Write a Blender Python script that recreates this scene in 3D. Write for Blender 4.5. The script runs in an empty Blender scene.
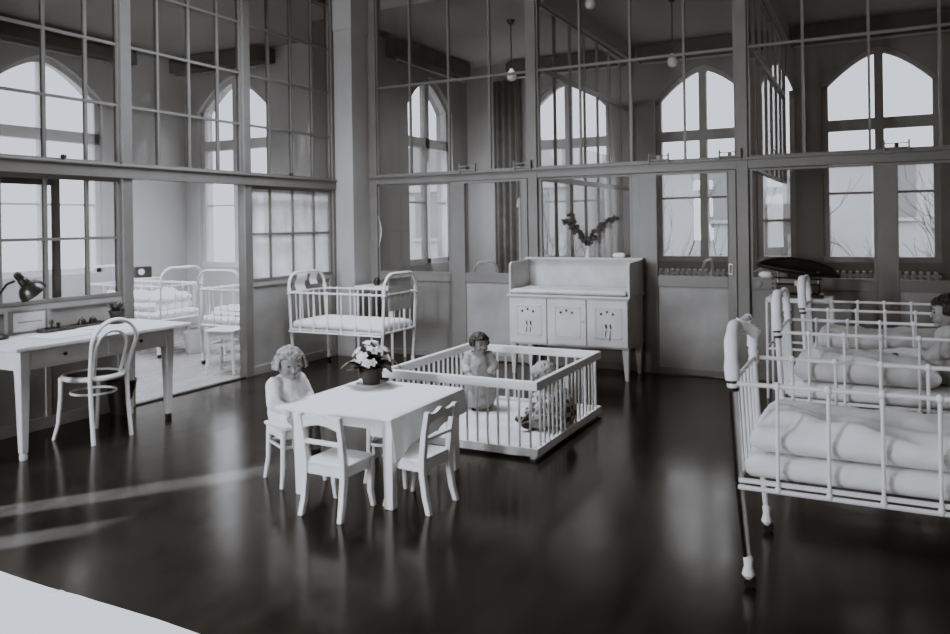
import bpy, bmesh, math, random
from mathutils import Vector, Matrix, noise
random.seed(7)
PI = math.pi
scn = bpy.context.scene
COL = scn.collection
R = math.radians

# ------------------------------------------------------------------ materials
def new_mat(name):
    m = bpy.data.materials.new(name); m.use_nodes = True
    nt = m.node_tree
    for n in list(nt.nodes): nt.nodes.remove(n)
    out = nt.nodes.new('ShaderNodeOutputMaterial')
    return m, nt, out

def mat(name, c, rough=0.5, var=0.15, scale=6.0, bump=0.0, bscale=40.0, spec=0.5, tint=(1, 1, 1), stretch=(1, 1, 1), metal=0.0, sheen=0.0, detail=5):
    m, nt, out = new_mat(name)
    b = nt.nodes.new('ShaderNodeBsdfPrincipled')
    tc = nt.nodes.new('ShaderNodeTexCoord'); mp = nt.nodes.new('ShaderNodeMapping')
    mp.inputs['Scale'].default_value = stretch
    nt.links.new(tc.outputs['Object'], mp.inputs['Vector'])
    nz = nt.nodes.new('ShaderNodeTexNoise'); nz.inputs['Scale'].default_value = scale; nz.inputs['Detail'].default_value = detail
    nt.links.new(mp.outputs['Vector'], nz.inputs['Vector'])
    rp = nt.nodes.new('ShaderNodeValToRGB')
    lo = max(0, c*(1-var)); hi = min(1, c*(1+var))
    rp.color_ramp.elements[0].position = 0.3; rp.color_ramp.elements[1].position = 0.7
    rp.color_ramp.elements[0].color = (lo*tint[0], lo*tint[1], lo*tint[2], 1)
    rp.color_ramp.elements[1].color = (hi*tint[0], hi*tint[1], hi*tint[2], 1)
    nt.links.new(nz.outputs['Fac'], rp.inputs['Fac'])
    nt.links.new(rp.outputs['Color'], b.inputs['Base Color'])
    b.inputs['Roughness'].default_value = rough
    b.inputs['Metallic'].default_value = metal
    b.inputs['Specular IOR Level'].default_value = spec
    if bump:
        n2 = nt.nodes.new('ShaderNodeTexNoise'); n2.inputs['Scale'].default_value = bscale; n2.inputs['Detail'].default_value = 4
        nt.links.new(mp.outputs['Vector'], n2.inputs['Vector'])
        bp = nt.nodes.new('ShaderNodeBump'); bp.inputs['Strength'].default_value = bump; bp.inputs['Distance'].default_value = 0.01
        nt.links.new(n2.outputs['Fac'], bp.inputs['Height']); nt.links.new(bp.outputs['Normal'], b.inputs['Normal'])
    nt.links.new(b.outputs['BSDF'], out.inputs['Surface'])
    return m

def glass_mat(name, clear=0.90, haze=0.05):
    m, nt, out = new_mat(name)
    tr = nt.nodes.new('ShaderNodeBsdfTransparent'); tr.inputs['Color'].default_value = (clear, clear, clear, 1)
    gl = nt.nodes.new('ShaderNodeBsdfGlossy'); gl.inputs['Roughness'].default_value = 0.02; gl.inputs['Color'].default_value = (.9, .9, .9, 1)
    df = nt.nodes.new('ShaderNodeBsdfTranslucent' if haze > .5 else 'ShaderNodeBsdfDiffuse'); df.inputs['Color'].default_value = (.9, .9, .9, 1)
    fr = nt.nodes.new('ShaderNodeFresnel'); fr.inputs['IOR'].default_value = 1.45
    tc = nt.nodes.new('ShaderNodeTexCoord'); nz = nt.nodes.new('ShaderNodeTexNoise'); nz.inputs['Scale'].default_value = 2.2; nz.inputs['Detail'].default_value = 6
    nt.links.new(tc.outputs['Object'], nz.inputs['Vector'])
    mt = nt.nodes.new('ShaderNodeMath'); mt.operation = 'MULTIPLY'; mt.inputs[1].default_value = haze*2
    nt.links.new(nz.outputs['Fac'], mt.inputs[0])
    m1 = nt.nodes.new('ShaderNodeMixShader'); m2 = nt.nodes.new('ShaderNodeMixShader')
    nt.links.new(mt.outputs[0], m1.inputs['Fac']); nt.links.new(tr.outputs[0], m1.inputs[1]); nt.links.new(df.outputs[0], m1.inputs[2])
    nt.links.new(fr.outputs[0], m2.inputs['Fac']); nt.links.new(m1.outputs[0], m2.inputs[1]); nt.links.new(gl.outputs[0], m2.inputs[2])
    nt.links.new(m2.outputs[0], out.inputs['Surface'])
    return m

def floor_mat(name, lo, hi, r0, r1):
    m, nt, out = new_mat(name)
    b = nt.nodes.new('ShaderNodeBsdfPrincipled'); tc = nt.nodes.new('ShaderNodeTexCoord')
    n1 = nt.nodes.new('ShaderNodeTexNoise'); n1.inputs['Scale'].default_value = 0.9; n1.inputs['Detail'].default_value = 8; n1.inputs['Roughness'].default_value = .62
    mp = nt.nodes.new('ShaderNodeMapping'); mp.inputs['Scale'].default_value = (5, 1.2, 1); mp.inputs['Rotation'].default_value = (0, 0, .5)
    n2 = nt.nodes.new('ShaderNodeTexNoise'); n2.inputs['Scale'].default_value = 1.6; n2.inputs['Detail'].default_value = 9
    nt.links.new(tc.outputs['Object'], n1.inputs['Vector']); nt.links.new(tc.outputs['Object'], mp.inputs['Vector']); nt.links.new(mp.outputs[0], n2.inputs['Vector'])
    ad = nt.nodes.new('ShaderNodeMath'); ad.operation = 'ADD'; nt.links.new(n1.outputs['Fac'], ad.inputs[0]); nt.links.new(n2.outputs['Fac'], ad.inputs[1])
    hf = nt.nodes.new('ShaderNodeMapRange'); hf.inputs['From Min'].default_value = .55; hf.inputs['From Max'].default_value = 1.45; hf.interpolation_type = 'SMOOTHSTEP'
    nt.links.new(ad.outputs[0], hf.inputs['Value'])
    rp = nt.nodes.new('ShaderNodeValToRGB'); rp.color_ramp.elements[0].color = (lo, lo*.97, lo*.95, 1); rp.color_ramp.elements[1].color = (hi, hi*.98, hi*.97, 1)
    nt.links.new(hf.outputs[0], rp.inputs['Fac']); nt.links.new(rp.outputs[0], b.inputs['Base Color'])
    rr = nt.nodes.new('ShaderNodeMapRange'); rr.inputs['To Min'].default_value = r0; rr.inputs['To Max'].default_value = r1
    nt.links.new(hf.outputs[0], rr.inputs['Value']); nt.links.new(rr.outputs[0], b.inputs['Roughness']); b.inputs['IOR'].default_value = 1.5; b.inputs['Specular IOR Level'].default_value = .42
    n3 = nt.nodes.new('ShaderNodeTexNoise'); n3.inputs['Scale'].default_value = 5; n3.inputs['Detail'].default_value = 2
    nt.links.new(tc.outputs['Object'], n3.inputs['Vector'])
    bp = nt.nodes.new('ShaderNodeBump'); bp.inputs['Strength'].default_value = .05; bp.inputs['Distance'].default_value = .01
    nt.links.new(n3.outputs['Fac'], bp.inputs['Height']); nt.links.new(bp.outputs[0], b.inputs['Normal'])
    nt.links.new(b.outputs[0], out.inputs['Surface'])
    return m

def check_mat(name, a, c, scale):
    m, nt, out = new_mat(name)
    b = nt.nodes.new('ShaderNodeBsdfPrincipled'); b.inputs['Roughness'].default_value = .9
    tc = nt.nodes.new('ShaderNodeTexCoord'); ck = nt.nodes.new('ShaderNodeTexChecker'); ck.inputs['Scale'].default_value = scale
    ck.inputs['Color1'].default_value = (a, a, a, 1); ck.inputs['Color2'].default_value = (c, c, c, 1)
    nz = nt.nodes.new('ShaderNodeTexNoise'); nz.inputs['Scale'].default_value = 9
    ml = nt.nodes.new('ShaderNodeVectorMath'); ml.operation = 'MULTIPLY_ADD'; ml.inputs[1].default_value = (.05, .05, .05)
    nt.links.new(tc.outputs['Object'], nz.inputs['Vector']); nt.links.new(nz.outputs['Color'], ml.inputs[0]); nt.links.new(tc.outputs['Object'], ml.inputs[2])
    nt.links.new(ml.outputs[0], ck.inputs['Vector']); nt.links.new(ck.outputs['Color'], b.inputs['Base Color'])
    nt.links.new(b.outputs[0], out.inputs['Surface'])
    return m

M = {
 'floor': floor_mat('dark_linoleum', .009, .022, .15, .23),
 'floor_pale': floor_mat('pale_linoleum', .19, .25, .2, .34),
 'paint': mat('grey_painted_wood', .18, .42, .10, 3, .06, 30),
 'paint_dark': mat('darker_painted_wood', .20, .45, .12, 4, .05, 30),
 'paint_panel': mat('grey_painted_panel', .29, .5, .22, 2.2, .05, 18),
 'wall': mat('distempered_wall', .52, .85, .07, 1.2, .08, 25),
 'wall_dim': mat('shaded_distemper', .25, .85, .08, 1.2, .08, 25),  # darker copy of the distemper, shade of the back rooms put into its colour
 'wall_white': mat('whitewashed_wall', .66, .85, .05, 1.2, .06, 25),
 'ceil': mat('ceiling_plaster', .30, .9, .06, .8, .05, 20),
 'pier': mat('pier_plaster', .36, .8, .07, 1.5, .06, 25),
 'frame_ext': mat('window_frame_wood', .34, .5, .08, 5),
 'enamel': mat('white_enamel', .80, .28, .04, 9),
 'enamel_old': mat('worn_white_enamel', .74, .32, .12, 9),
 'wood_white': mat('white_painted_wood', .80, .38, .04, 5, .03, 40),
 'cabinet': mat('cabinet_paint', .55, .5, .10, 4, .1, 22),
 'cab_inner': mat('cabinet_panel_paint', .50, .5, .14, 5, .12, 20),
 'desk': mat('desk_paint', .62, .42, .09, 6, .04, 30),
 'cloth': mat('white_linen', .86, .9, .03, 8, .25, 18),
 'sheet': mat('cotton_sheet', .80, .92, .05, 6, .35, 14),
 'grey_blanket': mat('greyish_blanket', .60, .95, .12, 6, .5, 22),
 'mat': mat('playpen_mat', .62, .95, .16, 5, .5, 20),
 'black': mat('black_metal', .02, .3, .2, 10),
 'black_matte': mat('black_leather', .018, .42, .3, 8, .15, 60),
 'curtain': mat('dark_curtain_cloth', .09, .95, .2, 6),
 'darkwood': mat('dark_wood', .06, .4, .25, 12, stretch=(1, 6, 1)),
 'pelmet': mat('dark_pelmet_cloth', .045, .9, .2, 6),
 'steel': mat('dull_steel', .30, .35, .1, 20, metal=.8),
 'cane': mat('cane_seat', .17, .7, .15, 60, .4, 90),
 'pot': mat('clay_pot', .045, .7, .2, 14),
 'petal': mat('pale_petals', .82, .7, .08, 30),
 'leaf': mat('dark_leaves', .07, .5, .4, 20),
 'leaf_pale': mat('pale_leaf', .36, .6, .2, 20),
 'twig': mat('twig_bark', .04, .8, .3, 30),
 'skin': mat('child_skin', .25, .55, .06, 10),
 'lips': mat('child_lips', .25, .5, .05, 10),
 'eye': mat('dark_eye', .03, .2, .1, 10),
 'hair_fair': mat('fair_hair', .30, .6, .4, 30, .8, 60, stretch=(1, 1, .25)),
 'hair_dark': mat('dark_hair', .022, .5, .3, 40, .6, 60, stretch=(1, 1, .25)),
 'dress': mat('white_pinafore', .80, .9, .05, 8, .4, 24),
 'smock': mat('pale_grey_smock', .38, .9, .10, 8, .4, 24),
 'check': check_mat('checked_dress_cloth', .13, .55, 26),
 'shoe': mat('dark_shoe', .03, .4, .2, 20),
 'sock': mat('grey_stocking', .30, .9, .1, 20),
 'paper': mat('white_paper', .82, .8, .02, 5),
 'ink': mat('printed_ink', .12, .8, .02, 5),
 'radiator': mat('radiator_paint', .62, .4, .05, 8),
 'globe': mat('opal_globe', .85, .2, .02, 4),
 'glass': glass_mat('window_glass', .80, .03),
 'glass_upper': glass_mat('dusty_glass', .56, .03),
 'glass_frost': glass_mat('obscured_glass', .9, .9),
 'glass_clear': glass_mat('clear_glass', .95, .015),
 'facade': mat('facade_plaster', .47, .9, .08, .4),
 'facade_dark': mat('facade_grey', .15, .9, .1, .5),
 'facade_win': mat('facade_window', .24, .4, .1, 1),
 'roof': mat('roof_slate', .25, .8, .1, 1),
 'ground': mat('yard_ground', .36, .95, .15, .3),
 'bark': mat('tree_bark', .12, .9, .2, 5),
}
GREY_TAG = M['paper']

# ------------------------------------------------------------------ mesh helper
class MB:
    def __init__(s): s.bm = bmesh.new()
    def quad(s, pts):
        return s.bm.faces.new([s.bm.verts.new(p) for p in pts])
    def box(s, x0, x1, y0, y1, z0, z1, mtx=None):
        P = [Vector(p) for p in ((x0,y0,z0),(x1,y0,z0),(x1,y1,z0),(x0,y1,z0),(x0,y0,z1),(x1,y0,z1),(x1,y1,z1),(x0,y1,z1))]
        if mtx is not None: P = [mtx @ p for p in P]
        v = [s.bm.verts.new(p) for p in P]
        for f in ((0,3,2,1),(4,5,6,7),(0,1,5,4),(1,2,6,5),(2,3,7,6),(3,0,4,7)): s.bm.faces.new([v[i] for i in f])
        return s
    def bar(s, a, b, w, h=None, up=(0, 0, 1)):
        a, b = Vector(a), Vector(b); h = h or w; d = b-a; L = d.length
        z = d.normalized(); u = Vector(up)
        if abs(z.dot(u)) > .95: u = Vector((1, 0, 0))
        x = u.cross(z).normalized(); y = z.cross(x)
        m = Matrix.Translation(a) @ Matrix((x, y, z)).transposed().to_4x4()
        return s.box(-w/2, w/2, -h/2, h/2, 0, L, m)
    def tube(s, pts, r, n=8, closed=False, caps=True):
        pts = [Vector(p) for p in pts]; N = len(pts)
        rs = r if isinstance(r, (list, tuple)) else [r]*N
        T = []
        for i in range(N):
            if closed: t = pts[(i+1) % N]-pts[i-1]
            else: t = pts[min(i+1, N-1)]-pts[max(i-1, 0)]
            T.append(t.normalized())
        u = Vector((0, 0, 1)) if abs(T[0].z) < .9 else Vector((1, 0, 0))
        x = (u - T[0]*u.dot(T[0])).normalized(); rings = []
        for i in range(N):
            if i:
                ax = T[i-1].cross(T[i])
                if ax.length > 1e-6: x = Matrix.Rotation(T[i-1].angle(T[i]), 3, ax) @ x
                x = (x - T[i]*x.dot(T[i])).normalized()
            y = T[i].cross(x)
            rings.append([s.bm.verts.new(pts[i] + (x*math.cos(2*PI*k/n) + y*math.sin(2*PI*k/n))*rs[i]) for k in range(n)])
        for i in range(N if closed else N-1):
            A, B = rings[i], rings[(i+1) % N]
            for k in range(n): s.bm.faces.new((A[k], A[(k+1) % n], B[(k+1) % n], B[k]))
        if caps and not closed:
            s.bm.faces.new(list(reversed(rings[0]))); s.bm.faces.new(rings[-1])
        return s
    def lathe(s, prof, c=(0, 0, 0), n=24, mtx=None):
        rings = []
        for r, z in prof:
            ring = []
            for k in range(n):
                p = Vector((r*math.cos(2*PI*k/n), r*math.sin(2*PI*k/n), z))
                if mtx is not None: p = mtx @ p
                ring.append(s.bm.verts.new(p + Vector(c)))
            rings.append(ring)
        for A, B in zip(rings, rings[1:]):
            for k in range(n): s.bm.faces.new((A[k], A[(k+1) % n], B[(k+1) % n], B[k]))
        if prof[0][0] > 1e-5: s.bm.faces.new(list(reversed(rings[0])))
        if prof[-1][0] > 1e-5: s.bm.faces.new(rings[-1])
        return s
    def ball(s, c, r, n=10, mtx=None):
        rr = (r, r, r) if not isinstance(r, (tuple, list)) else r
        m = Matrix.Translation(Vector(c)) @ (mtx.to_4x4() if mtx is not None else Matrix.Identity(4)) @ Matrix.Diagonal((*rr, 1))
        bmesh.ops.create_uvsphere(s.bm, u_segments=n+2, v_segments=n, radius=1, matrix=m); return s
    def capsule(s, a, ra, b, rb, n=12):
        a, b = Vector(a), Vector(b); d = b-a; L = d.length
        if L < 1e-6: return s.ball(a, max(ra, rb))
        t = d/L; pts = []; rs = []
        for i in range(1, 6): th = PI/2*(1-i/5); pts.append(a - t*ra*math.sin(th)); rs.append(max(ra*math.cos(th), 1e-4))
        for i in range(0, 5): th = PI/2*(i/5); pts.append(b + t*rb*math.sin(th)); rs.append(max(rb*math.cos(th), 1e-4))
        return s.tube(pts, rs, n)
    def prism(s, poly, f):
        """poly: 2-D outline; f(u, v, d) -> point; d in (0, 1)"""
        A = [s.bm.verts.new(f(u, v, 0)) for u, v in poly]; B = [s.bm.verts.new(f(u, v, 1)) for u, v in poly]
        s.bm.faces.new(list(reversed(A))); s.bm.faces.new(B); n = len(poly)
        for i in range(n): s.bm.faces.new((A[i], A[(i+1) % n], B[(i+1) % n], B[i]))
        return s
    def grid(s, nu, nv, f):
        V = [[s.bm.verts.new(f(i/nu, j/nv)) for j in range(nv+1)] for i in range(nu+1)]
        for i in range(nu):
            for j in range(nv): s.bm.faces.new((V[i][j], V[i+1][j], V[i+1][j+1], V[i][j+1]))
        return s
    def build(s, name, m, parent=None, smooth=True, bevel=0, loc=None):
        bmesh.ops.recalc_face_normals(s.bm, faces=s.bm.faces)
        me = bpy.data.meshes.new(name); s.bm.to_mesh(me); s.bm.free()
        me.materials.append(m)
        o = bpy.data.objects.new(name, me); COL.objects.link(o)
        if smooth:
            for p in me.polygons: p.use_smooth = True
            me.set_sharp_from_angle(angle=R(40))
        if bevel:
            b = o.modifiers.new('bevel', 'BEVEL'); b.width = bevel; b.segments = 2; b.limit_method = 'ANGLE'; b.angle_limit = R(50)
        if parent is not None: o.parent = parent
        if loc is not None: o.location = loc
        return o

def tag(o, label=None, cat=None, group=None, kind=None):
    if label: o['label'] = label
    if cat: o['category'] = cat
    if group: o['group'] = group
    if kind: o['kind'] = kind
    return o
def empty(name, loc=(0, 0, 0), rz=0):
    o = bpy.data.objects.new(name, None); COL.objects.link(o); o.empty_display_size = .1
    o.location = loc; o.rotation_euler = (0, 0, rz); return o
def thing(name, label, cat, loc=(0, 0, 0), rz=0, group=None):
    return tag(empty(name, loc, rz), label, cat, group)
def struct(name, mb, m, parent=None, **k):
    o = mb.build(name, m, parent, **k)
    if parent is None: o['kind'] = 'structure'
    return o
def kids(o): return [c for c in COL.objects if c.parent == o]
def copy_tree(o, loc, rz, label, group=None):
    def rec(src, par):
        c = src.copy(); COL.objects.link(c)
        if par is not None: c.parent = par
        for ch in [x for x in ALL.get(src.name, [])]: rec(ch, c)
        return c
    ALL = {}
    for x in list(COL.objects):
        if x.parent is not None: ALL.setdefault(x.parent.name, []).append(x)
    r = rec(o, None); r.location = loc; r.rotation_euler = (0, 0, rz); r['label'] = label
    if group: r['group'] = group
    return r

def puffy(mb, x0, x1, y0, y1, z0, z1, amp=.01, seed=0, nx=28, ny=18, edge=.05, fold=0.0):
    """a soft slab: rounded edges, noise-wrinkled top"""
    def shape(u, v, top):
        x = x0+(x1-x0)*u; y = y0+(y1-y0)*v
        dx = min(x-x0, x1-x); dy = min(y-y0, y1-y)
        e = min(1, min(dx, dy)/edge); h = math.sqrt(max(0, 1-(1-e)**2))
        zm = (z0+z1)/2; hh = (z1-z0)/2
        z = zm + (hh*h if top else -hh*h)
        if top: z += amp*h*(noise.noise(Vector((x*6+seed, y*6, seed)))+.6*noise.noise(Vector((x*15, y*11+seed, 3)))) + fold*h*noise.noise(Vector((x*3.0+y*7+seed, seed, 1)))
        return (x, y, z)
    def w(t): return .5-.5*math.cos(PI*t)
    mb.grid(nx, ny, lambda u, v: shape(w(u), w(v), True))
    mb.grid(nx, ny, lambda u, v: shape(w(u), w(v), False))
    bmesh.ops.remove_doubles(mb.bm, verts=mb.bm.verts, dist=1e-4)
    return mb

# ------------------------------------------------------------------ room constants (metres)
XL, YB = -5.63, 7.72            # glazed partitions on the left and at the back
YX = 11.4                       # outer wall of the back rooms
XW, YW = -9.4, 8.6              # outer walls of the left ward
HC, HR = 4.45, 4.10             # ceilings
CW = {'w': 0, 'd': 0, 't': 0}
def wname(): CW['w'] += 1; return 'window_%d' % CW['w']
def dname(): CW['d'] += 1; return 'door_%d' % CW['d']
def tname(): CW['t'] += 1; return 'trim_%d' % CW['t']

def fx(c): return lambda a, z, d: (a, c+d, z)     # wall in the X direction at Y = c
def fy(c): return lambda a, z, d: (c+d, a, z)     # wall in the Y direction at X = c
def pbox(mb, f, a0, a1, z0, z1, d0, d1):
    p, q = f(a0, z0, d0), f(a1, z1, d1)
    return mb.box(min(p[0], q[0]), max(p[0], q[0]), min(p[1], q[1]), max(p[1], q[1]), z0, z1)
def glazing(f, a0, a1, z0, z1, vs=(), hs=(), fr=.035, bw=.022, dep=.025, m=None, name=None, glass='glass', parent=None):
    """one framed light: frame with its glazing bars, and the pane"""
    root = parent
    if root is None:
        root = empty(name or wname(), f((a0+a1)/2, z0, 0)); root['kind'] = 'structure'
    base = Vector(root.location)
    mb = MB()
    pbox(mb, f, a0, a0+fr, z0, z1, -dep, dep); pbox(mb, f, a1-fr, a1, z0, z1, -dep, dep)
    pbox(mb, f, a0+fr, a1-fr, z0, z0+fr, -dep, dep); pbox(mb, f, a0+fr, a1-fr, z1-fr, z1, -dep, dep)
    for v in vs: pbox(mb, f, v-bw/2, v+bw/2, z0+fr, z1-fr, -dep*.7, dep*.7)
    for h in hs: pbox(mb, f, a0+fr, a1-fr, h-bw/2, h+bw/2, -dep*.72, dep*.72)
    o = mb.build('frame', m or M['paint'], None, smooth=False); o.data.transform(Matrix.Translation(-base)); o.parent = root
    g = MB(); g.quad([f(a0+fr, z0+fr, 0), f(a1-fr, z0+fr, 0), f(a1-fr, z1-fr, 0), f(a0+fr, z1-fr, 0)])
    o = g.build('pane', M[glass], None, smooth=False); o.data.transform(Matrix.Translation(-base)); o.parent = root
    return root

# ------------------------------------------------------------------ arched openings
W_HALF, Z_SILL, Z_SPR, Z_APX = .68, .93, 3.28, 3.76
def arch_z(t, zs=Z_SPR, za=Z_APX):          # t in -1..1
    return zs + (za-zs)*(1-abs(t)**1.55)
def arched_wall(name, f, a0, a1, z1, wins, th, m, z_sill=Z_SILL):
    """wins: list of (centre, half width)"""
    mb = MB(); a = a0
    for c, h in sorted(wins):
        pbox(mb, f, a, c-h, 0, z1, 0, th)
        pbox(mb, f, c-h, c+h, 0, z_sill, 0, th)
        N = 14
        for i in range(N):
            t0, t1 = -1+2*i/N, -1+2*(i+1)/N
            poly = [(c+t0*h, arch_z(t0)), (c+t1*h, arch_z(t1)), (c+t1*h, z1), (c+t0*h, z1)]
            mb.prism(poly, lambda u, v, d: f(u, v, d*th))
        a = c+h
    pbox(mb, f, a, a1, 0, z1, 0, th)
    bmesh.ops.remove_doubles(mb.bm, verts=mb.bm.verts, dist=1e-4)
    return struct(name, mb, m, smooth=False)
def arched_window(f, c, h, d, bar=(2.68, 2.83), low=1.85, mull=.11, z_sill=Z_SILL, half=None, fm='frame_ext'):
    root = empty(wname(), f(c, z_sill, d)); root['kind'] = 'structure'; base = Vector(root.location)
    mb = MB(); w = .075; N = 20; dp = .05
    az = (lambda t: arch_z(t)) if half is None else (lambda t: arch_z((t+1)/2))
    for i in range(N):
        t0, t1 = -1+2*i/N, -1+2*(i+1)/N
        poly = [(c+t0*h, az(t0)-w), (c+t1*h, az(t1)-w), (c+t1*h, az(t1)), (c+t0*h, az(t0))]
        mb.prism(poly, lambda u, v, q: f(u, v, d-dp+q*2*dp))
    pbox(mb, f, c-h, c-h+w, z_sill, az(-1), d-dp, d+dp); pbox(mb, f, c+h-w, c+h, z_sill, az(1), d-dp, d+dp)
    pbox(mb, f, c-h, c+h, z_sill, z_sill+w, d-dp-.03, d+dp)
    pbox(mb, f, c-h, c+h, bar[0], bar[1], d-dp-.01, d+dp)
    if mull: pbox(mb, f, c-mull/2, c+mull/2, z_sill, az(0)-.02, d-dp-.005, d+dp)
    pbox(mb, f, c-h+w, c+h-w, low-.016, low+.016, d-.025, d+.025)
    o = mb.build('frame', M[fm], None, smooth=False); o.data.transform(Matrix.Translation(-base)); o.parent = root
    g = MB(); pts = [f(c-h, z_sill, d+.01), f(c+h, z_sill, d+.01)] + [f(c+h*(1-2*i/N), az(1-2*i/N), d+.01) for i in range(N+1)]
    g.quad(pts)
    o = g.build('pane', M['glass_clear'], None, smooth=False); o.data.transform(Matrix.Translation(-base)); o.parent = root
    return root

# ------------------------------------------------------------------ floors, ceilings, outer walls
mb = MB(); mb.box(XL, 3.6, -3.4, YB+.03, -.06, 0); struct('floor', mb, M['floor'], smooth=False)
mb = MB(); mb.box(XW-.3, XL-.0005, 1.4, YW+.3, -.06, 0); struct('floor', mb, M['floor_pale'], smooth=False)
mb = MB(); mb.box(-6.2, 3.6, YB+.031, YX+.3, -.06, 0); struct('floor', mb, M['floor_pale'], smooth=False)
mb = MB(); mb.box(XL-.1, 3.6, -3.4, YB+.06, HC, HC+.1); struct('ceiling', mb, M['ceil'], smooth=False)
mb = MB(); mb.box(XW-.35, XL-.101, 1.4, YW+.35, HR, HR+.1); struct('ceiling', mb, M['ceil'], smooth=False)
mb = MB(); mb.box(-6.3, 3.6, YB+.061, YX+.35, HR, HR+.1); struct('ceiling', mb, M['ceil'], smooth=False)

WINS_B = [(-4.2, .68), (-2.15, .67), (.10, .68), (2.3, .68)]
# outer wall of the back rooms; the narrow light beside the second window is cut into it too
SIDE_C, SIDE_H = -1.17, .25
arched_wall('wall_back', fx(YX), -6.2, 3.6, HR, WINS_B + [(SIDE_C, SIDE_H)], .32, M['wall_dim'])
for c, h in WINS_B: arched_window(fx(YX), c, h, .10)
arched_window(fx(YX), SIDE_C, SIDE_H, .10, mull=0, low=1.5, bar=(2.2, 2.3))
# left end of the back rooms
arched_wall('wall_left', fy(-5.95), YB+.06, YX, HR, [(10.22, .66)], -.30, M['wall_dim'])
arched_window(fy(-5.95), 10.22, .66, -.12)
# left ward
arched_wall('wall_left', fy(XW), 1.4, YW, HR, [(6.35, .82), (3.7, .82)], -.30, M['wall_white'])
arched_window(fy(XW), 6.35, .82, -.12, mull=.07, fm='enamel'); arched_window(fy(XW), 3.7, .82, -.12, mull=.07, fm='enamel')
arched_wall('wall_back', fx(YW), XW, -5.951, HR, [(-8.42, .70)], .30, M['wall_white'])
arched_window(fx(YW), -8.42, .70, .12, fm='enamel')
mb = MB(); mb.box(XW, XL-.05, 1.25, 1.4, 0, HR); struct('wall_front', mb, M['wall_white'], smooth=False)
# right, rear and lower left walls of the ward itself
mb = MB(); mb.box(3.6, 3.8, -3.4, YX+.3, 0, HC); struct('wall_right', mb, M['wall'], smooth=False)
mb = MB(); mb.box(-3.6, -3.4, 0, 1, 0, 1); mb.bm.clear()
RW = [(-4.6, -3.2), (-2.5, -1.1), (-.2, 1.2)]
mb.box(XL-.2, 3.8, -3.6, -3.4, 0, HC); struct('wall_front', mb, M['wall'], smooth=False)
mb = MB(); OP = [(-.27, .0, 1.0, 1.24), (.36, .68, .62, 1.30)]; a = -3.4
for y0, y1, z0, z1 in OP:
    mb.box(XL-.04, XL, a, y0, 0, HC); mb.box(XL-.04, XL, y0, y1, 0, z0); mb.box(XL-.04, XL, y0, y1, z1, HC); a = y1
mb.box(XL-.04, XL, a, 1.60, 0, HC); struct('wall_left', mb, M['wall'], smooth=False)
# fillings between the lower ceilings of the neighbouring rooms and the ward ceiling; the corner pier
mb = MB(); mb.box(-6.3, 3.6, YB+.07, YB+.15, HR+.1, HC+.1); mb.box(XL-.19, XL-.11, 1.4, YB+.07, HR+.1, HC+.1); struct('wall_upper', mb, M['ceil'], smooth=False)
mb = MB(); mb.box(-5.60, -5.33, 7.34, 7.69, 0, 3.79); mb.box(-5.6, -5.315, 7.325, 7.69, 3.79, HC); struct('trim_30', mb, M['pier'], smooth=False)

# ------------------------------------------------------------------ left glazed partition
POST_Y = [1.65, 3.07, 4.49, 5.91, 7.34]
for y in POST_Y:
    mb = MB(); mb.box(XL-.05, XL+.05, y-.05, y+.05, 0, HC); struct(tname(), mb, M['paint'], smooth=False, bevel=.006)
mb = MB(); mb.box(XL-.045, XL+.065, 1.6, 7.33, 1.935, 2.045); mb.box(XL-.05, XL+.08, 1.6, 7.33, 2.03, 2.05); struct(tname(), mb, M['paint'], smooth=False, bevel=.004)
for y0, y1 in zip(POST_Y, POST_Y[1:]):
    p = (y1-y0)/4
    glazing(fy(XL), y0+.05, y1-.05, 2.051, HC-.01, [y0+p*k for k in (1, 2, 3)], [2.55, 3.06, 3.57, 4.08], fr=.02, glass='glass_upper')
def lower_panel(f, a0, a1, z0, z1, vs, name, d=.02):
    """boarded panel below a light, with raised stiles round each field"""
    mb = MB(); pbox(mb, f, a0, a1, z0, z1, -.015, .005)
    e = .045
    xs = [a0] + list(vs) + [a1]
    for v in xs:
        lo, hi = max(a0, v-e/2), min(a1, v+e/2)
        if v == a0: hi = a0+e
        if v == a1: lo = a1-e
        pbox(mb, f, lo, hi, z0, z1, .005, d)
    pbox(mb, f, a0, a1, z0, z0+.09, .005, d+.002); pbox(mb, f, a0, a1, z1-.05, z1, .005, d+.002)
    return struct(name, mb, M['paint_panel'], smooth=False, bevel=.003)
MID = 1.44
for i, (y0, y1) in enumerate(zip(POST_Y, POST_Y[1:])):
    if i == 2: continue
    p = (y1-y0)/4
    glazing(fy(XL), y0+.05, y1-.05, .955, 1.934, [y0+p*k for k in (1, 2, 3)], [MID], fr=.03, bw=.024, glass='glass_frost' if i == 3 else 'glass')
    lower_panel(fy(XL), y0+.05, y1-.05, 0, .954, [y0+p*2] if i != 0 else [y0+p*2], 'wall_left')
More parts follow.
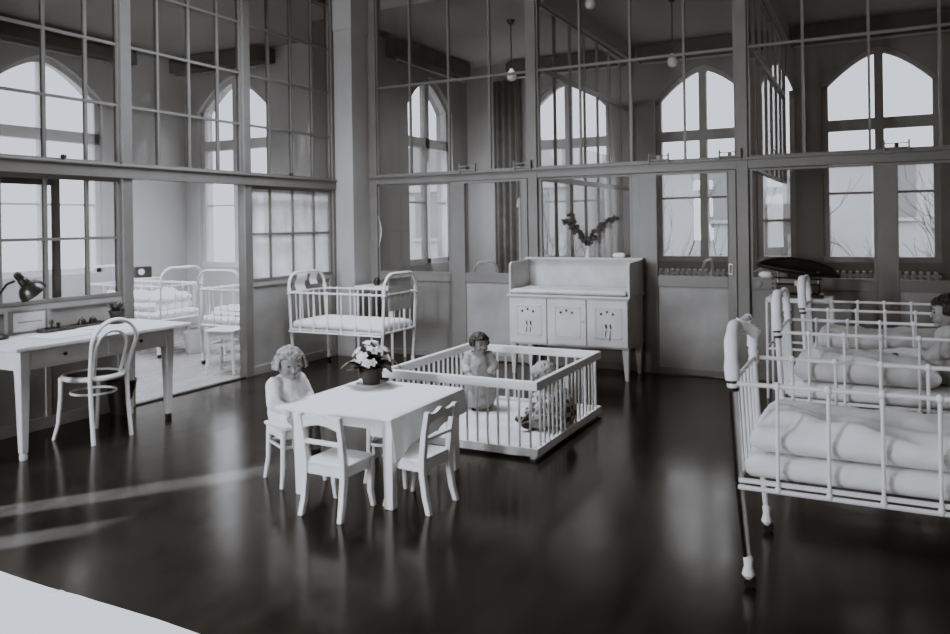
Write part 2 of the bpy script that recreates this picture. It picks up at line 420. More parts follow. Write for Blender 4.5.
# sliding leaves run on the ward side of the partition
def leaf_door(f, a0, a1, z0, z1, d, vs, hs, glass=(.97, 1.86), st=.055, label=None):
    root = empty(dname(), f((a0+a1)/2, z0, d)); root['kind'] = 'structure'; base = Vector(root.location)
    g = lambda a, z, q: f(a, z, d+q)
    mb = MB()
    pbox(mb, g, a0, a0+st, z0, z1, -.02, .02); pbox(mb, g, a1-st, a1, z0, z1, -.02, .02)
    pbox(mb, g, a0+st, a1-st, glass[1], z1, -.02, .02); pbox(mb, g, a0+st, a1-st, z0, z0+.10, -.02, .02)
    pbox(mb, g, a0+st, a1-st, glass[0]-.09, glass[0], -.02, .02)
    for v in vs: pbox(mb, g, v-.012, v+.012, glass[0], glass[1], -.015, .015)
    for h in hs: pbox(mb, g, a0+st, a1-st, h-.012, h+.012, -.014, .014)
    o = mb.build('frame', M['paint'], None, smooth=False, bevel=.003); o.data.transform(Matrix.Translation(-base)); o.parent = root
    mb = MB(); pbox(mb, g, a0+st, a1-st, z0+.10, glass[0]-.09, -.008, .008)
    o = mb.build('panel', M['paint_panel'], None, smooth=False); o.data.transform(Matrix.Translation(-base)); o.parent = root
    mb = MB(); mb.quad([g(a0+st, glass[0], 0), g(a1-st, glass[0], 0), g(a1-st, glass[1], 0), g(a0+st, glass[1], 0)])
    o = mb.build('pane', M['glass'], None, smooth=False); o.data.transform(Matrix.Translation(-base)); o.parent = root
    return root, base, g
leaf_door(fy(XL), 5.97, 7.28, .01, 1.93, -.085, (6.30, 6.63, 6.95), (MID,))
leaf_door(fy(XL), 2.2, 3.955, .01, 1.93, -.085, (2.7,), (MID,))
mb = MB(); mb.box(XL-.03, XL+.03, 4.54, 5.86, 0, .012); struct(tname(), mb, M['black_matte'], smooth=False)

# ------------------------------------------------------------------ back glazed partition
POST_X = [-5.285, -3.228, -1.085, 1.07, 3.2]
for x in POST_X:
    mb = MB(); mb.box(x-.055, x+.055, YB-.05, YB+.05, 0, HC); struct(tname(), mb, M['paint'], smooth=False, bevel=.006)
mb = MB(); mb.box(-5.33, 3.6, YB-.045, YB+.045, 1.995, 2.085); mb.box(-5.33, 3.6, YB-.075, YB+.045, 2.075, 2.10); struct(tname(), mb, M['paint'], smooth=False, bevel=.004)
for x0, x1 in zip(POST_X, POST_X[1:]):
    p = (x1-x0)/4
    glazing(fx(YB), x0+.056, x1-.056, 2.101, HC-.01, [x0+p*k for k in (1, 2, 3)], [3.145], fr=.016, bw=.024)
def fixed_half(a0, a1, g0, g1, z0=.97, z1=1.97):
    """the fixed half of a bay: stiles, light and lower panel"""
    glazing(fx(YB), g0-.02, g1+.02, z0-.02, z1+.02, fr=.02, dep=.02)
    mb = MB(); f = fx(YB)
    pbox(mb, f, a0, g0-.02, 0, 1.995, -.018, .018); pbox(mb, f, g1+.02, a1, 0, 1.995, -.018, .018)
    pbox(mb, f, g0-.02, g1+.02, .86, z0-.02, -.018, .018); pbox(mb, f, g0-.02, g1+.02, 0, .06, -.018, .018)
    pbox(mb, f, g0-.02, g1+.02, .06, .86, -.006, .01)
    struct('wall_back', mb, M['paint'], smooth=False, bevel=.003)
def sliding(a0, a1, g0, g1):
    f = fx(YB-.04); root = empty(dname(), f((a0+a1)/2, .01, 0)); root['kind'] = 'structure'; base = Vector(root.location)
    mb = MB(); z0, z1 = .01, 1.99
    pbox(mb, f, a0, g0, z0, z1, -.02, .015); pbox(mb, f, g1, a1, z0, z1, -.02, .015)
    pbox(mb, f, g0, g1, 1.965, z1, -.02, .015); pbox(mb, f, g0, g1, .865, .97, -.02, .015); pbox(mb, f, g0, g1, z0, .065, -.02, .015)
    pbox(mb, f, g0-.012, g0, .97, 1.965, -.026, -.019); pbox(mb, f, g1, g1+.012, .97, 1.965, -.026, -.019)
    def put(mb, n, m, **k):
        o = mb.build(n, m, None, **k); o.data.transform(Matrix.Translation(-base)); o.parent = root; return o
    put(mb, 'frame', M['paint'], smooth=False, bevel=.004)
    mb = MB(); pbox(mb, f, g0, g1, .065, .865, -.006, .008); put(mb, 'panel', M['paint_panel'], smooth=False)
    mb = MB(); mb.quad([f(g0, .97, 0), f(g1, .97, 0), f(g1, 1.965, 0), f(g0, 1.965, 0)]); put(mb, 'pane', M['glass'], smooth=False)
    mb = MB(); pbox(mb, f, a1-.075, a1-.035, .99, 1.10, -.027, -.019); h = put(mb, 'handle', M['steel'], smooth=False, bevel=.004)
    mb = MB(); pbox(mb, f, a1-.066, a1-.044, 1.005, 1.085, -.029, -.026); put(mb, 'handle_recess', M['black'], smooth=False).parent = root
    return root
fixed_half(-5.23, -4.215, -5.21, -4.275)
sliding(-4.23, -3.286, -4.045, -3.37)
fixed_half(-3.172, -2.06, -3.136, -2.178)
sliding(-2.07, -1.142, -1.893, -1.225)
fixed_half(-1.03, .07, -1.0, .012)
sliding(.05, 1.012, .205, .88)
fixed_half(1.126, 2.2, 1.16, 2.1)
sliding(2.15, 3.14, 2.33, 3.0)
# roller brackets over the sliding leaves
def roller(x, label):
    t = thing('roller_bracket', label, 'door roller', (x, YB-.075, 2.10))
    for s in (-1, 1):
        mb = MB(); mb.box(s*.095-.008, s*.095+.008, -.018, .018, -.015, .085); mb.build('hanger', M['paint_dark'], t, smooth=False, bevel=.002)
    for z, w_ in ((.055, .012), (.015, .018)):
        mb = MB(); mb.bar((-.1, 0, z), (.1, 0, z), w_); mb.build('rail', M['paint_dark'], t, smooth=False)
    mb = MB(); mb.tube([(0, -.014, .035), (0, .014, .035)], .02, 12); mb.build('wheel', M['black'], t)
    t['group'] = 'sliding door rollers on the back transom'
for x, l in ((-3.995, 'door roller bracket on the back transom nearest the corner pier'), (-3.33, 'door roller bracket on the back transom beside the post behind the cabinet\'s left end'),
             (-1.866, 'door roller bracket on the back transom above the cabinet\'s right end'), (-1.19, 'door roller bracket on the transom beside the post above the weighing scale'),
             (.197, 'door roller bracket on the back transom below the far right arched window')): roller(x, l)
# small round stop on the post by the scale
mb = MB(); mb.tube([(0, 0, 0), (0, -.02, 0)], .03, 14); o = mb.build('door_stop', M['paint_dark'], loc=(-.955, YB-.010, .915)); tag(o, 'small round grey door stop on the stile just below the dark weighing tray', 'door stop')
o = o
for y, z, l in ((3.90, 2.06, 'small black knob on the left transom above the desk'), (6.55, 2.06, 'small black knob on the left transom above the corner cot')):
    mb = MB(); mb.lathe([(.018, 0), (.012, .012), (.026, .028), (.02, .045), (0, .05)], n=14); o = mb.build('knob', M['black'], loc=(XL+.06, y, z-.011)); o.name = 'transom_knob'; tag(o, l, 'knob')

# cross partitions in the back rooms
def cross_partition(x, y0=YB+.06, y1=YX-.002):
    n = 7; ys = [y0+(y1-y0)*k/n*1.0 for k in range(1, n)]
    glazing(fy(x), y0, y1, 2.0, 3.19, ys, (), fr=.03, bw=.022)
    if x < -2: glazing(fy(x), y0, y1, 1.0, 1.999, ys, (), fr=.03, bw=.022)
    mb = MB(); mb.box(x-.02, x+.02, y0, y1, 0, .999); struct('wall_side', mb, M['wall'], smooth=False)
    glazing(fy(x), y0, y1, 3.191, HR-.21, ys, (), fr=.025, bw=.022)
    mb = MB(); mb.box(x-.09, x+.09, y0, y1, HR-.21, HR); struct(tname(), mb, M['ceil'], smooth=False)
cross_partition(-3.2)
cross_partition(-1.05)

# ------------------------------------------------------------------ dark pelmets over the outer windows
def pelmet(loc, L, rz, label, dep=.28, h=.20):
    t = thing('window_pelmet', label, 'pelmet', loc, rz)
    mb = MB(); c = .10
    mb.prism([(-L/2, 0), (L/2, 0), (L/2, dep-c), (L/2-c, dep), (-L/2+c, dep), (-L/2, dep-c)], lambda u, v, d: (u, -v, d*h))
    mb.build('box', M['pelmet'], t, smooth=False)
    mb = MB(); mb.tube([(-L/2+.05, -dep*.5, -.035), (L/2-.05, -dep*.5, -.035)], .018, 10); mb.build('rod', M['frame_ext'], t)
    for k in (-1, 1):
        mb = MB(); mb.bar((k*L*.35, -.01, -.02), (k*L*.35, -dep*.5, -.02), .02); mb.build('bracket', M['black'], t, smooth=False)
    t['group'] = 'dark pelmets over the outer windows'
pelmet((-4.2, YX, 3.86), 1.9, 0, 'dark window pelmet seen behind the flowering twigs bay of the back partition')
pelmet((-2.15, YX, 3.86), 1.75, 0, 'dark window pelmet above the arched window over the cabinet\'s right end')
pelmet((.1, YX, 3.86), 2.1, 0, 'dark window pelmet above the large arched window at far right')
pelmet((-5.95, 10.05, 3.84), 2.1, R(90), 'dark window pelmet on the back room side wall beside the corner pier', h=.22)
pelmet((XW, 6.3, 3.84), 2.6, R(90), 'dark window pelmet in the left ward seen above the desk', h=.2)
pelmet((-8.62, YW, 3.86), 2.1, 0, 'dark window pelmet in the left ward above the open doorway', h=.2)

# hanging lamps in the back rooms
def hanging_lamp(x, y, zl, label):
    t = thing('pendant_lamp', label, 'lamp', (x, y, zl))
    mb = MB(); mb.lathe([(.05, HR-zl), (.05, HR-zl-.02), (.02, HR-zl-.06), (0, HR-zl-.06)]); mb.build('canopy', M['black'], t)
    mb = MB(); mb.tube([(0, 0, .08), (0, 0, HR-zl-.03)], .008, 8); mb.build('rod', M['black'], t)
    mb = MB(); mb.lathe([(0, -.06), (.045, -.045), (.062, 0), (.05, .05), (.025, .08), (.02, .1), (0, .1)], n=18); mb.build('globe', M['globe'], t)
hanging_lamp(-4.05, 9.0, 3.38, 'pendant lamp with white globe in the back room beside the corner pier')
hanging_lamp(-2.03, 9.05, 3.35, 'pendant lamp with white globe above the cabinet\'s right end')
hanging_lamp(-2.83, 8.5, 4.0, 'short pendant lamp at the ceiling behind the twig vase bay')
# dark curtain beside the twig bay window
mb = MB(); mb.grid(40, 4, lambda u, v: (-5.42+.46*u, YX-.09+.035*math.sin(u*26), .35+3.46*v)); o = mb.build('curtain', M['curtain'])
so = o.modifiers.new('thick', 'SOLIDIFY'); so.thickness = .006; tag(o, 'dark curtain hanging in the back room behind the first sliding door', 'curtain')
# white upright pipe with a wall bracket, behind the first sliding door
t = thing('water_pipe', 'thin white upright pipe with tap head behind the first sliding door', 'pipe', (-3.92, 8.9, 0))
mb = MB(); mb.tube([(0, 0, 0), (0, 0, 1.72)], .016, 10); mb.build('pipe', M['enamel'], t)
mb = MB(); mb.lathe([(.015, 1.70), (.04, 1.72), (.03, 1.80), (.012, 1.83), (0, 1.83)], n=12); mb.build('tap_head', M['enamel'], t)

# radiators under the outer windows
for c, l in ((-2.13, 'cast iron radiator behind the sliding door beside the cabinet'), (.1, 'cast iron radiator behind the far right glazing'), (-4.2, 'cast iron radiator under the window behind the twig vase')):
    t = thing('radiator', l, 'radiator', (c, YX-.16, 0))
    for k in range(16):
        mb = MB(); x = -.6+k*.08
        mb.box(x-.024, x+.024, -.06, .06, .12, .83); mb.build('section', M['radiator'], t, smooth=False, bevel=.018)
    mb = MB(); mb.tube([(-.66, 0, .2), (.66, 0, .2)], .025, 10); mb.tube([(-.66, 0, .76), (.66, 0, .76)], .025, 10); mb.build('pipe', M['radiator'], t)
    for s in (-.55, .55):
        mb = MB(); mb.box(s-.03, s+.03, -.04, .04, 0, .14); mb.build('foot', M['radiator'], t, smooth=False)

# ------------------------------------------------------------------ metal cots
SP = .187
def make_cot(label):
    """origin at the near left foot; long side along +X (1.24), width along +Y (.63)"""
    L, Wd = 1.24, .63; zr, zb, zt = .835, .43, 1.045
    t = thing('metal_cot', label, 'cot')
    def end(x, s):
        lean = -.03*s
        mb = MB(); r = .15; pts = [(x-lean*.0, 0, zb)]
        def P(y, z): return (x+lean*((z-zb)/(zt-zb)), y, z)
        pts = [P(0, zb), P(0, .65), P(0, zt-r)]
        for k in range(1, 7):
            th = PI/2*k/6; pts.append(P(r-r*math.cos(th), zt-r+r*math.sin(th)))
        for k in range(0, 7):
            th = PI/2*k/6; pts.append(P(Wd-r+r*math.sin(th), zt-r+r*math.cos(th)))
        pts += [P(Wd, .65), P(Wd, zb)]
        mb.tube(pts, .016, 10)
        mb.tube([P(0, zr), P(Wd, zr)], .010, 8); mb.tube([P(0, zb+.01), P(Wd, zb+.01)], .013, 8)
        ef = mb.build('end_frame', M['enamel_old'], t)
        for k in range(1, 6):
            mb = MB(); y = Wd*k/6; mb.tube([P(y, zb), P(y, zr)], .007, 8); mb.build('end_bar', M['enamel_old'], ef)
        for y in (0, Wd):
            mb = MB(); mb.tube([P(y, zt-r+.0), P(y, zt-r-.03), P(y, zr)], [.018, .024, .02], 10)
            mb.ball(P(y, zr-.01), .026); mb.build('corner_joint', M['enamel_old'], ef)
    end(0, 1); end(L, -1)
    for y in (0, Wd):
        s = -1 if y == 0 else 1
        mb = MB(); yy = y + s*.02
        mb.tube([(.0, yy, zr), (L, yy, zr)], .0095, 8)
        mb.box(.0, L, yy-.007, yy+.007, zb+.004, zb+.020); mb.tube([(.0, yy+s*.012, zb-.014), (L, yy+s*.012, zb-.014)], .010, 8)
        g = mb.build('side_gate', M['enamel'], t)
        for k in range(6):
            x = L/2 + (k-2.5)*SP
            mb = MB(); mb.tube([(x, yy, zr), (x, yy, .60), (x, yy+s*.004, .5), (x, yy+s*.014, zb-.01)], .0075, 8)
            mb.ball((x, yy, zr), (.016, .016, .018), 8); mb.ball((x, yy+s*.014, zb-.008), (.014, .012, .016), 8)
            mb.build('spindle', M['enamel'], g)
    for x in (0, L):
        for y in (0, Wd):
            s = 1 if x == 0 else -1
            fxx = x+s*.03
            mb = MB(); mb.tube([(x, y, zb+.02), (fxx, y, .10)], [.0165, .014], 10)
            lg = mb.build('leg', M['enamel_old'], t)
            mb = MB(); mb.lathe([(.014, .13), (.020, .118), (.017, .085), (.026, .052), (.014, .034)], c=(fxx, y, 0), n=14)
            mb.build('caster', M['enamel'], lg)
            mb = MB(); mb.tube([(fxx+.006, y-.011, .024), (fxx+.006, y+.011, .024)], .024, 14); mb.build('wheel', M['black'], lg)
    mb = MB(); puffy(mb, .02, L-.02, .01, Wd-.01, zb+.01, zb+.105, .006, 3, edge=.04); mb.build('mattress', M['sheet'], t)
    return t
g_right = 'metal cots in the row on the right'
cot = make_cot('front white metal cot on the right with folded quilt and paper tag'); cot['group'] = g_right
cot.location = (-.50, 3.335, 0)
BED2 = copy_tree(cot, (-.49, 4.945, 0), 0, 'middle white metal cot of the right row, with a child sitting in it', g_right)
BED3 = copy_tree(cot, (-.45, 6.28, 0), 0, 'rearmost white metal cot of the right row, next to the weighing scale', g_right)
CORNER = copy_tree(cot, (-5.54, 6.40, 0), 0, 'white metal cot in the corner by the pier, solid board in its right end')
CORNER['group'] = 'cots standing alone'; CORNER.location = (-5.50, 6.43, 0); CORNER.scale = (.94, .95, .975)
g_far = 'cots seen behind the glazing'
copy_tree(cot, (-4.17, 8.15, 0), 0, 'cot in the back room, hoop end showing beside the cabinet\'s left side', g_far).scale = (.75, 1, 1)
copy_tree(cot, (-2.98, 9.0, 0), 0, 'cot in the back room, hoop end showing through the sliding door beside the cabinet', g_far)
copy_tree(cot, (-8.62, 6.35, 0), 0, 'cot in the left ward behind the desk, standing along the far wall', g_far)
copy_tree(cot, (-6.0, 6.25, 0), R(90), 'cot in the left ward partly hidden by the door jamb', g_far)

def board_panel():      # solid board filling the hoop of the corner cot
    mb = MB(); mb.box(1.245, 1.262, .09, .54, .66, 1.0); mb.build('end_panel', M['cab_inner'], CORNER, smooth=False, bevel=.02)
board_panel()
mb = MB(); mb.grid(10, 8, lambda u, v: (-5.535+.018*math.sin(v*7), 6.56+.16*u, 1.032-.22*v)); o = mb.build('hand_towel', M['paper'])
sm = o.modifiers.new('thick', 'SOLIDIFY'); sm.thickness = .006; tag(o, 'white towel hung over the left end of the corner cot', 'towel')
mb = MB(); mb.grid(8, 8, lambda u, v: (-5.538+.014*math.sin(v*6+1), 6.80+.12*u, 1.03-.16*v)); o = mb.build('hand_towel', M['cloth'])
sm = o.modifiers.new('thick', 'SOLIDIFY'); sm.thickness = .006; tag(o, 'smaller white cloth beside the towel on the corner cot', 'towel')

# padding wrapped round the hoop ends in the right-hand row
def wrap(loc, label):
    t = thing('hoop_wrapping', label, 'wrapping', loc)
    zb, zt, r = .43, 1.045, .15
    def P(y, z): return (-.03*((z-zb)/(zt-zb)), y, z)
    pts = [P(0, .845), P(0, zt-r)]
    for k in range(1, 7): pts.append(P(r-r*math.cos(PI/2*k/6), zt-r+r*math.sin(PI/2*k/6)))
    mb = MB(); n = len(pts); mb.tube(pts, [.030+.003*math.sin(i*2.1) for i in range(n)], 12); mb.build('near_roll', M['sheet'], t)
    pts = [P(.63, .90), P(.63, zt-r)] + [P(.63-r+r*math.cos(PI/2*k/6), zt-r+r*math.sin(PI/2*k/6)) for k in range(1, 6)]
    mb = MB(); mb.tube(pts, [.024+.003*math.sin(i*1.7) for i in range(len(pts))], 12); mb.build('far_roll', M['sheet'], t)
    mb = MB(); mb.tube([P(0, .80), P(0, .845)], [.022, .026], 12); mb.build('clamp', M['black'], t)
    t['group'] = 'white wrappings round the hoop ends of the right cots'
wrap((-.50, 3.335, 0), 'white wrapping round the hoop end of the front right cot')
wrap((-.49, 4.945, 0), 'white wrapping round the hoop end of the middle right cot')
wrap((-.45, 6.28, 0), 'white wrapping round the hoop end of the rearmost right cot')
# black cranked rod down the front corner of the front cot
mb = MB(); mb.tube([(-.528, 3.308, .80), (-.508, 3.308, .45), (-.48, 3.312, .13)], .007, 8); o = mb.build('lifting_rod', M['black']); tag(o, 'black upright rod along the near corner leg of the front right cot', 'rod')
# paper tag on the front cot
mb = MB(); mb.grid(6, 4, lambda u, v: (-.535+.105*u-.012*v, 3.56-.04*u-.035*v, 1.075-.045*u-.042*v+.006*math.sin(u*3))); o = mb.build('paper_tag', M['paper'])
sm = o.modifiers.new('thick', 'SOLIDIFY'); sm.thickness = .002; tag(o, 'white paper tag tied on the hoop of the front right cot', 'tag')

# quilts on the cots
def quilt(x0, x1, y0, y1, z, label, m, h=.15, seed=1, layers=2, fold=.02):
    t = thing('quilt', label, 'bedding', (x0, y0, z))
    W, D = x1-x0, y1-y0
    if layers == 2: mb = MB(); puffy(mb, 0, W, 0, D, 0, h*.50, .006, seed, edge=.03, fold=fold*.3); mb.build('lower_fold', M['sheet'], t)
    mb = MB(); puffy(mb, .012, W, *((.03, D-.01, h*.36) if layers == 2 else (-.004, D+.004, .006)), h, .018, seed+5, nx=44, ny=28, edge=.10, fold=fold); mb.build('upper_fold', m, t)
    return t
quilt(-.47, .70, 3.345, 3.925, .533, 'thick white quilt lying on the front right cot', M['sheet'], .135, 2, layers=1, fold=.055)
quilt(-.44, .33, 4.96, 5.54, .533, 'greyish quilt over the legs of the child in the middle right cot', M['grey_blanket'], .15, 4, layers=1, fold=.05)
quilt(-.40, .74, 6.30, 6.88, .533, 'greyish quilt lying on the rearmost right cot', M['grey_blanket'], .12, 6, layers=1, fold=.05)
quilt(-8.55, -7.5, 6.37, 6.95, .533, 'rumpled white bedding on the far cot in the left ward', M['sheet'], .2, 9, fold=.1)
quilt(-6.58, -6.02, 6.35, 7.3, .533, 'white bedding on the ward cot beside the door jamb', M['sheet'], .10, 12)

# ------------------------------------------------------------------ writing desk
DX0, DX1, DY0, DY1 = -5.555, -4.845, 3.05, 4.47
t = thing('writing_desk', 'long pale painted writing desk standing against the left glazed partition', 'desk', ((DX0+DX1)/2, (DY0+DY1)/2, 0))
ox, oy = (DX0+DX1)/2, (DY0+DY1)/2; hx, hy = (DX1-DX0)/2, (DY1-DY0)/2
mb = MB(); mb.box(-hx, hx, -hy, hy, .728, .757); mb.build('desk_top', M['desk'], t, smooth=False, bevel=.006)
mb = MB(); ax, ay = hx-.115, hy-.10
mb.box(-ax, ax, -ay, -ay+.022, .585, .728); mb.box(-ax, ax, ay-.022, ay, .585, .728); mb.box(-ax, -ax+.022, -ay, ay, .585, .728); mb.box(ax-.022, ax, -ay, ay, .585, .728)
mb.build('apron', M['desk'], t, smooth=False, bevel=.003)
for s in (-.31, .31):
    mb = MB(); mb.box(ax, ax+.008, s-.27, s+.27, .60, .718); d = mb.build('drawer', M['desk'], t, smooth=False, bevel=.003)
    mb = MB(); mb.lathe([(.008, 0), (.008, .01), (.014, .018), (0, .024)], n=12, mtx=Matrix.Rotation(PI/2, 4, 'Y'), c=(ax+.008, s, .66)); mb.build('knob', M['black'], d)
for sx in (-1, 1):
    for sy in (-1, 1):
        mb = MB(); x, y = sx*(ax-.02), sy*(ay-.02)
        P = [(.036, .728), (.036, .58), (.034, .55), (.022, .045)]
        vs = []
        for r, z in P: vs.append([mb.bm.verts.new((x+a*r, y+b*r, z)) for a, b in ((-1, -1), (1, -1), (1, 1), (-1, 1))])
        for A, B in zip(vs, vs[1:]):
            for k in range(4): mb.bm.faces.new((A[k], A[(k+1) % 4], B[(k+1) % 4], B[k]))
        mb.bm.faces.new(vs[0]); mb.bm.faces.new(vs[-1])
        lg = mb.build('leg', M['desk'], t, smooth=False, bevel=.005)
        mb = MB(); mb.lathe([(.023, 0), (.026, .02), (.022, .046)], c=(x, y, 0), n=14); mb.build('foot', M['black'] if (sx, sy) == (1, 1) else M['desk'], lg)

ZT = .757
# lamp
t = thing('desk_lamp', 'black gooseneck desk lamp at the left end of the desk', 'lamp', (-5.42, 3.25, ZT))
mb = MB(); mb.lathe([(.095, 0), (.095, .018), (.07, .03), (.03, .045), (.016, .06), (0, .06)], n=28); mb.build('base', M['black'], t)
mb = MB(); pts = [(0, 0, .05), (0, -.002, .13), (0, .012, .22), (0, .045, .31), (0, .10, .375), (0, .155, .395)]
mb.tube(pts, .009, 10); mb.build('gooseneck', M['black'], t)
sh = Matrix.Translation((.01, .245, .350)) @ Vector((-.12, -.62, .77)).to_track_quat('Z', 'Y').to_matrix().to_4x4() @ Matrix.Scale(.86, 4)
mb = MB(); mb.lathe([(0, .085), (.03, .083), (.038, .07), (.042, .03), (.075, .01), (.105, -.035), (.115, -.075), (.108, -.075), (.098, -.036), (.07, .0), (.03, .02), (0, .02)], n=30, mtx=sh); s_ = mb.build('lamp_shade', M['black'], t)
mb = MB(); mb.lathe([(0, .15), (.022, .148), (.03, .13), (.032, .08), (0, .08)], n=18, mtx=sh); mb.build('socket', M['black'], t)
mb = MB(); mb.ball((0, 0, 0), .03); mb.build('bulb', M['globe'], t, loc=sh @ Vector((0, 0, -.03)))
# document box
t = thing('document_box', 'pale flat document box with a printed line, leaning behind the desk lamp', 'box', (-5.505, 3.54, ZT), R(-4))
mb = MB(); mb.box(-.025, .025, -.145, .145, .0, .175); mb.build('case', M['paint'], t, smooth=False, bevel=.004)
mb = MB(); mb.box(.025, .028, -.105, .125, .02, .155); lb = mb.build('sheet', M['cab_inner'], t, smooth=False); lb['label'] = 'pale paper sheet on the front'
mb = MB()
y = -.07
while y < .085:
    w = random.uniform(.008, .022); mb.box(.028, .0288, y, y+w, .083, .091); y += w+.005
mb.build('printed_line', M['ink'], lb, smooth=False)
# inkstand, stamps, inkwells
t = thing('pen_tray', 'long dark wooden pen tray along the back of the desk', 'pen tray', (-5.42, 3.86, ZT), R(3))
mb = MB(); mb.box(-.05, .05, -.27, .27, 0, .012); mb.box(-.05, -.042, -.27, .27, .012, .03); mb.box(.042, .05, -.27, .27, .012, .026); mb.box(-.05, .05, -.27, -.262, .012, .028); mb.box(-.05, .05, .262, .27, .012, .028)
mb.build('tray', M['darkwood'], t, smooth=False, bevel=.003)
for k in (0, 1):
    mb = MB(); mb.tube([(-.01+.02*k, -.2, .022), (-.015+.02*k, -.03, .024)], [.002, .005], 8); o = mb.build('dip_pen', M['black'], loc=(-5.42, 3.86, ZT)); tag(o, 'dark dip pen lying in the %s groove of the pen tray' % ('back', 'front')[k], 'pen')
for y, h, l in ((-.175, .075, 'taller dark rubber stamp at the lamp end of the pen tray'), (-.12, .05, 'short dark rubber stamp second from the lamp on the pen tray')):
    mb = MB(); mb.box(-.02, .02, -.018, .018, 0, .015); mb.lathe([(.012, .015), (.007, .03), (.016, h-.02), (.012, h-.004), (0, h)], n=14); o = mb.build('rubber_stamp', M['black'], loc=(-5.43, 3.86+y, ZT+.013)); tag(o, l, 'stamp', 'rubber stamps')
for y, l in ((.075, 'dark inkwell nearer the lamp, standing in the pen tray'), (.17, 'dark inkwell nearer the doorway, standing in the pen tray')):
    t = thing('inkwell', l, 'inkwell', (-5.43, 3.86+y, ZT+.013))
    mb = MB(); mb.lathe([(.03, 0), (.032, .008), (.028, .04), (.02, .045)], n=16); mb.build('well', M['black'], t)
    mb = MB(); mb.lathe([(.024, .045), (.024, .053), (.008, .058), (.006, .066), (0, .066)], n=16); mb.build('lid', M['darkwood'], t)
# open blotter and papers
for x, y, rz, w, d, l in ((-5.16, 3.62, .06, .30, .42, 'white blotter sheet lying nearest the desk lamp'), (-5.12, 4.05, -.05, .28, .36, 'white paper sheet lying behind the bentwood chair back'), (-5.28, 3.98, .22, .2, .28, 'white paper sheet overlapping the papers by the pen tray')):
    mb = MB(); mb.grid(6, 6, lambda u, v: ((u-.5)*w, (v-.5)*d, .003+.004*math.sin(u*3)*math.sin(v*4))); o = mb.build('paper_sheet', M['paper'], loc=(x, y, ZT+.0005+.002*(x < -5.2))); o.rotation_euler = (0, 0, rz); tag(o, l, 'paper', 'papers on the desk')
# small plant
t = thing('potted_plant', 'small dark potted plant at the doorway end of the desk', 'plant', (-5.46, 4.27, ZT)); t.scale = (1.45, 1.45, 1.45)
mb = MB(); mb.lathe([(.028, 0), (.04, .055), (.043, .055), (.043, .065), (.036, .065), (.034, .05), (0, .05)], n=18); mb.build('pot', M['pot'], t)
mb = MB()
for k in range(22):
    a = random.uniform(0, 2*PI); e = random.uniform(.3, 1.2); L = random.uniform(.05, .085); d = Vector((math.cos(a)*math.cos(e), math.sin(a)*math.cos(e), math.sin(e))); s = d.cross(Vector((0, 0, 1))).normalized()*.016
    b = Vector((0, 0, .055)); mb.quad([b, b+d*L*.5+s, b+d*L, b+d*L*.5-s])
mb.build('foliage', M['leaf'], t)
mb = MB(); mb.box(-.04, .04, -.055, .055, 0, .022); o = mb.build('small_book', M['black_matte'], loc=(-5.36, 4.17, ZT), smooth=False, bevel=.003); tag(o, 'small dark closed book between pen tray and potted plant', 'book')

# bentwood chair ------------------------------------------------
t = thing('bentwood_chair', 'white bentwood chair with hoop back drawn up to the desk', 'chair', (-5.05, 3.745, 0), R(90))
# local frame: +Y faces the desk (world -X), X spans the back
mb = MB(); mb.lathe([(0, .452), (.175, .452), (.175, .458), (0, .458)], n=32); mb.build('seat_panel', M['cane'], t)
mb = MB()
prof = [(.195*math.cos(2*PI*k/36), .195*math.sin(2*PI*k/36), .452) for k in range(36)]
mb.tube(prof, .02, 10, closed=True); mb.build('seat', M['wood_white'], t)
BY = -.165     # plane of the back legs
def hoop(w, h, z0, lean, wf):
    pts = []
    N = 22
    for k in range(N+1):
        a = PI*k/N; pts.append((-w*math.cos(a)*1.0, BY-lean*(.6+.4*math.sin(a)), z0 + h*math.sin(a)**.8 if 0 < k < N else z0))
    return pts
mb = MB()
L_ = [(-.155, -.20, 0), (-.150, -.175, .25), (-.150, -.165, .46), (-.165, -.20, .60), (-.180, -.23, .70)]
arc = []
for k in range(1, 16):
    a = PI*k/16; arc.append((-.182*math.cos(a), -.235-.02*math.sin(a), .70+.165*math.sin(a)))
Rr = [(-x, y, z) for x, y, z in reversed(L_)]
mb.tube(L_+arc+Rr, [.015]*3+[.0155]*(len(arc)+4)+[.015]*3, 10); mb.build('back_hoop', M['wood_white'], t)
mb = MB(); pts = [(-.105, -.15, .46), (-.118, -.185, .60), (-.122, -.20, .66)]
arc = [(-.122*math.cos(PI*k/14), -.205-.012*math.sin(PI*k/14), .67+.115*math.sin(PI*k/14)) for k in range(1, 14)]
mb.tube(pts+arc+[(-x, y, z) for x, y, z in reversed(pts)], .011, 10); mb.build('inner_hoop', M['wood_white'], t)
for s in (-1, 1):
    mb = MB(); mb.tube([(s*.155, .145, .45), (s*.152, .155, .30), (s*.158, .175, .12), (s*.175, .205, 0)], [.017, .0155, .0145, .013], 10); mb.build('leg', M['wood_white'], t)
mb = MB(); mb.tube([(.148*math.cos(2*PI*k/32), .148*math.sin(2*PI*k/32)*1.05, .335) for k in range(32)], .009, 8, closed=True); mb.build('stretcher_ring', M['wood_white'], t)
# waste basket
t = thing('waste_basket', 'dark waste basket on the floor behind the bentwood chair', 'basket', (-5.495, 4.33, 0))
mb = MB(); mb.lathe([(.085, 0), (.118, .27), (.112, .27), (.08, .012), (0, .012)], n=26); mb.build('basket', M['black_matte'], t)
mb = MB(); mb.tube([(.118*math.cos(2*PI*k/28), .118*math.sin(2*PI*k/28), .27) for k in range(28)], .007, 8, closed=True); mb.build('rim', M['black'], t)

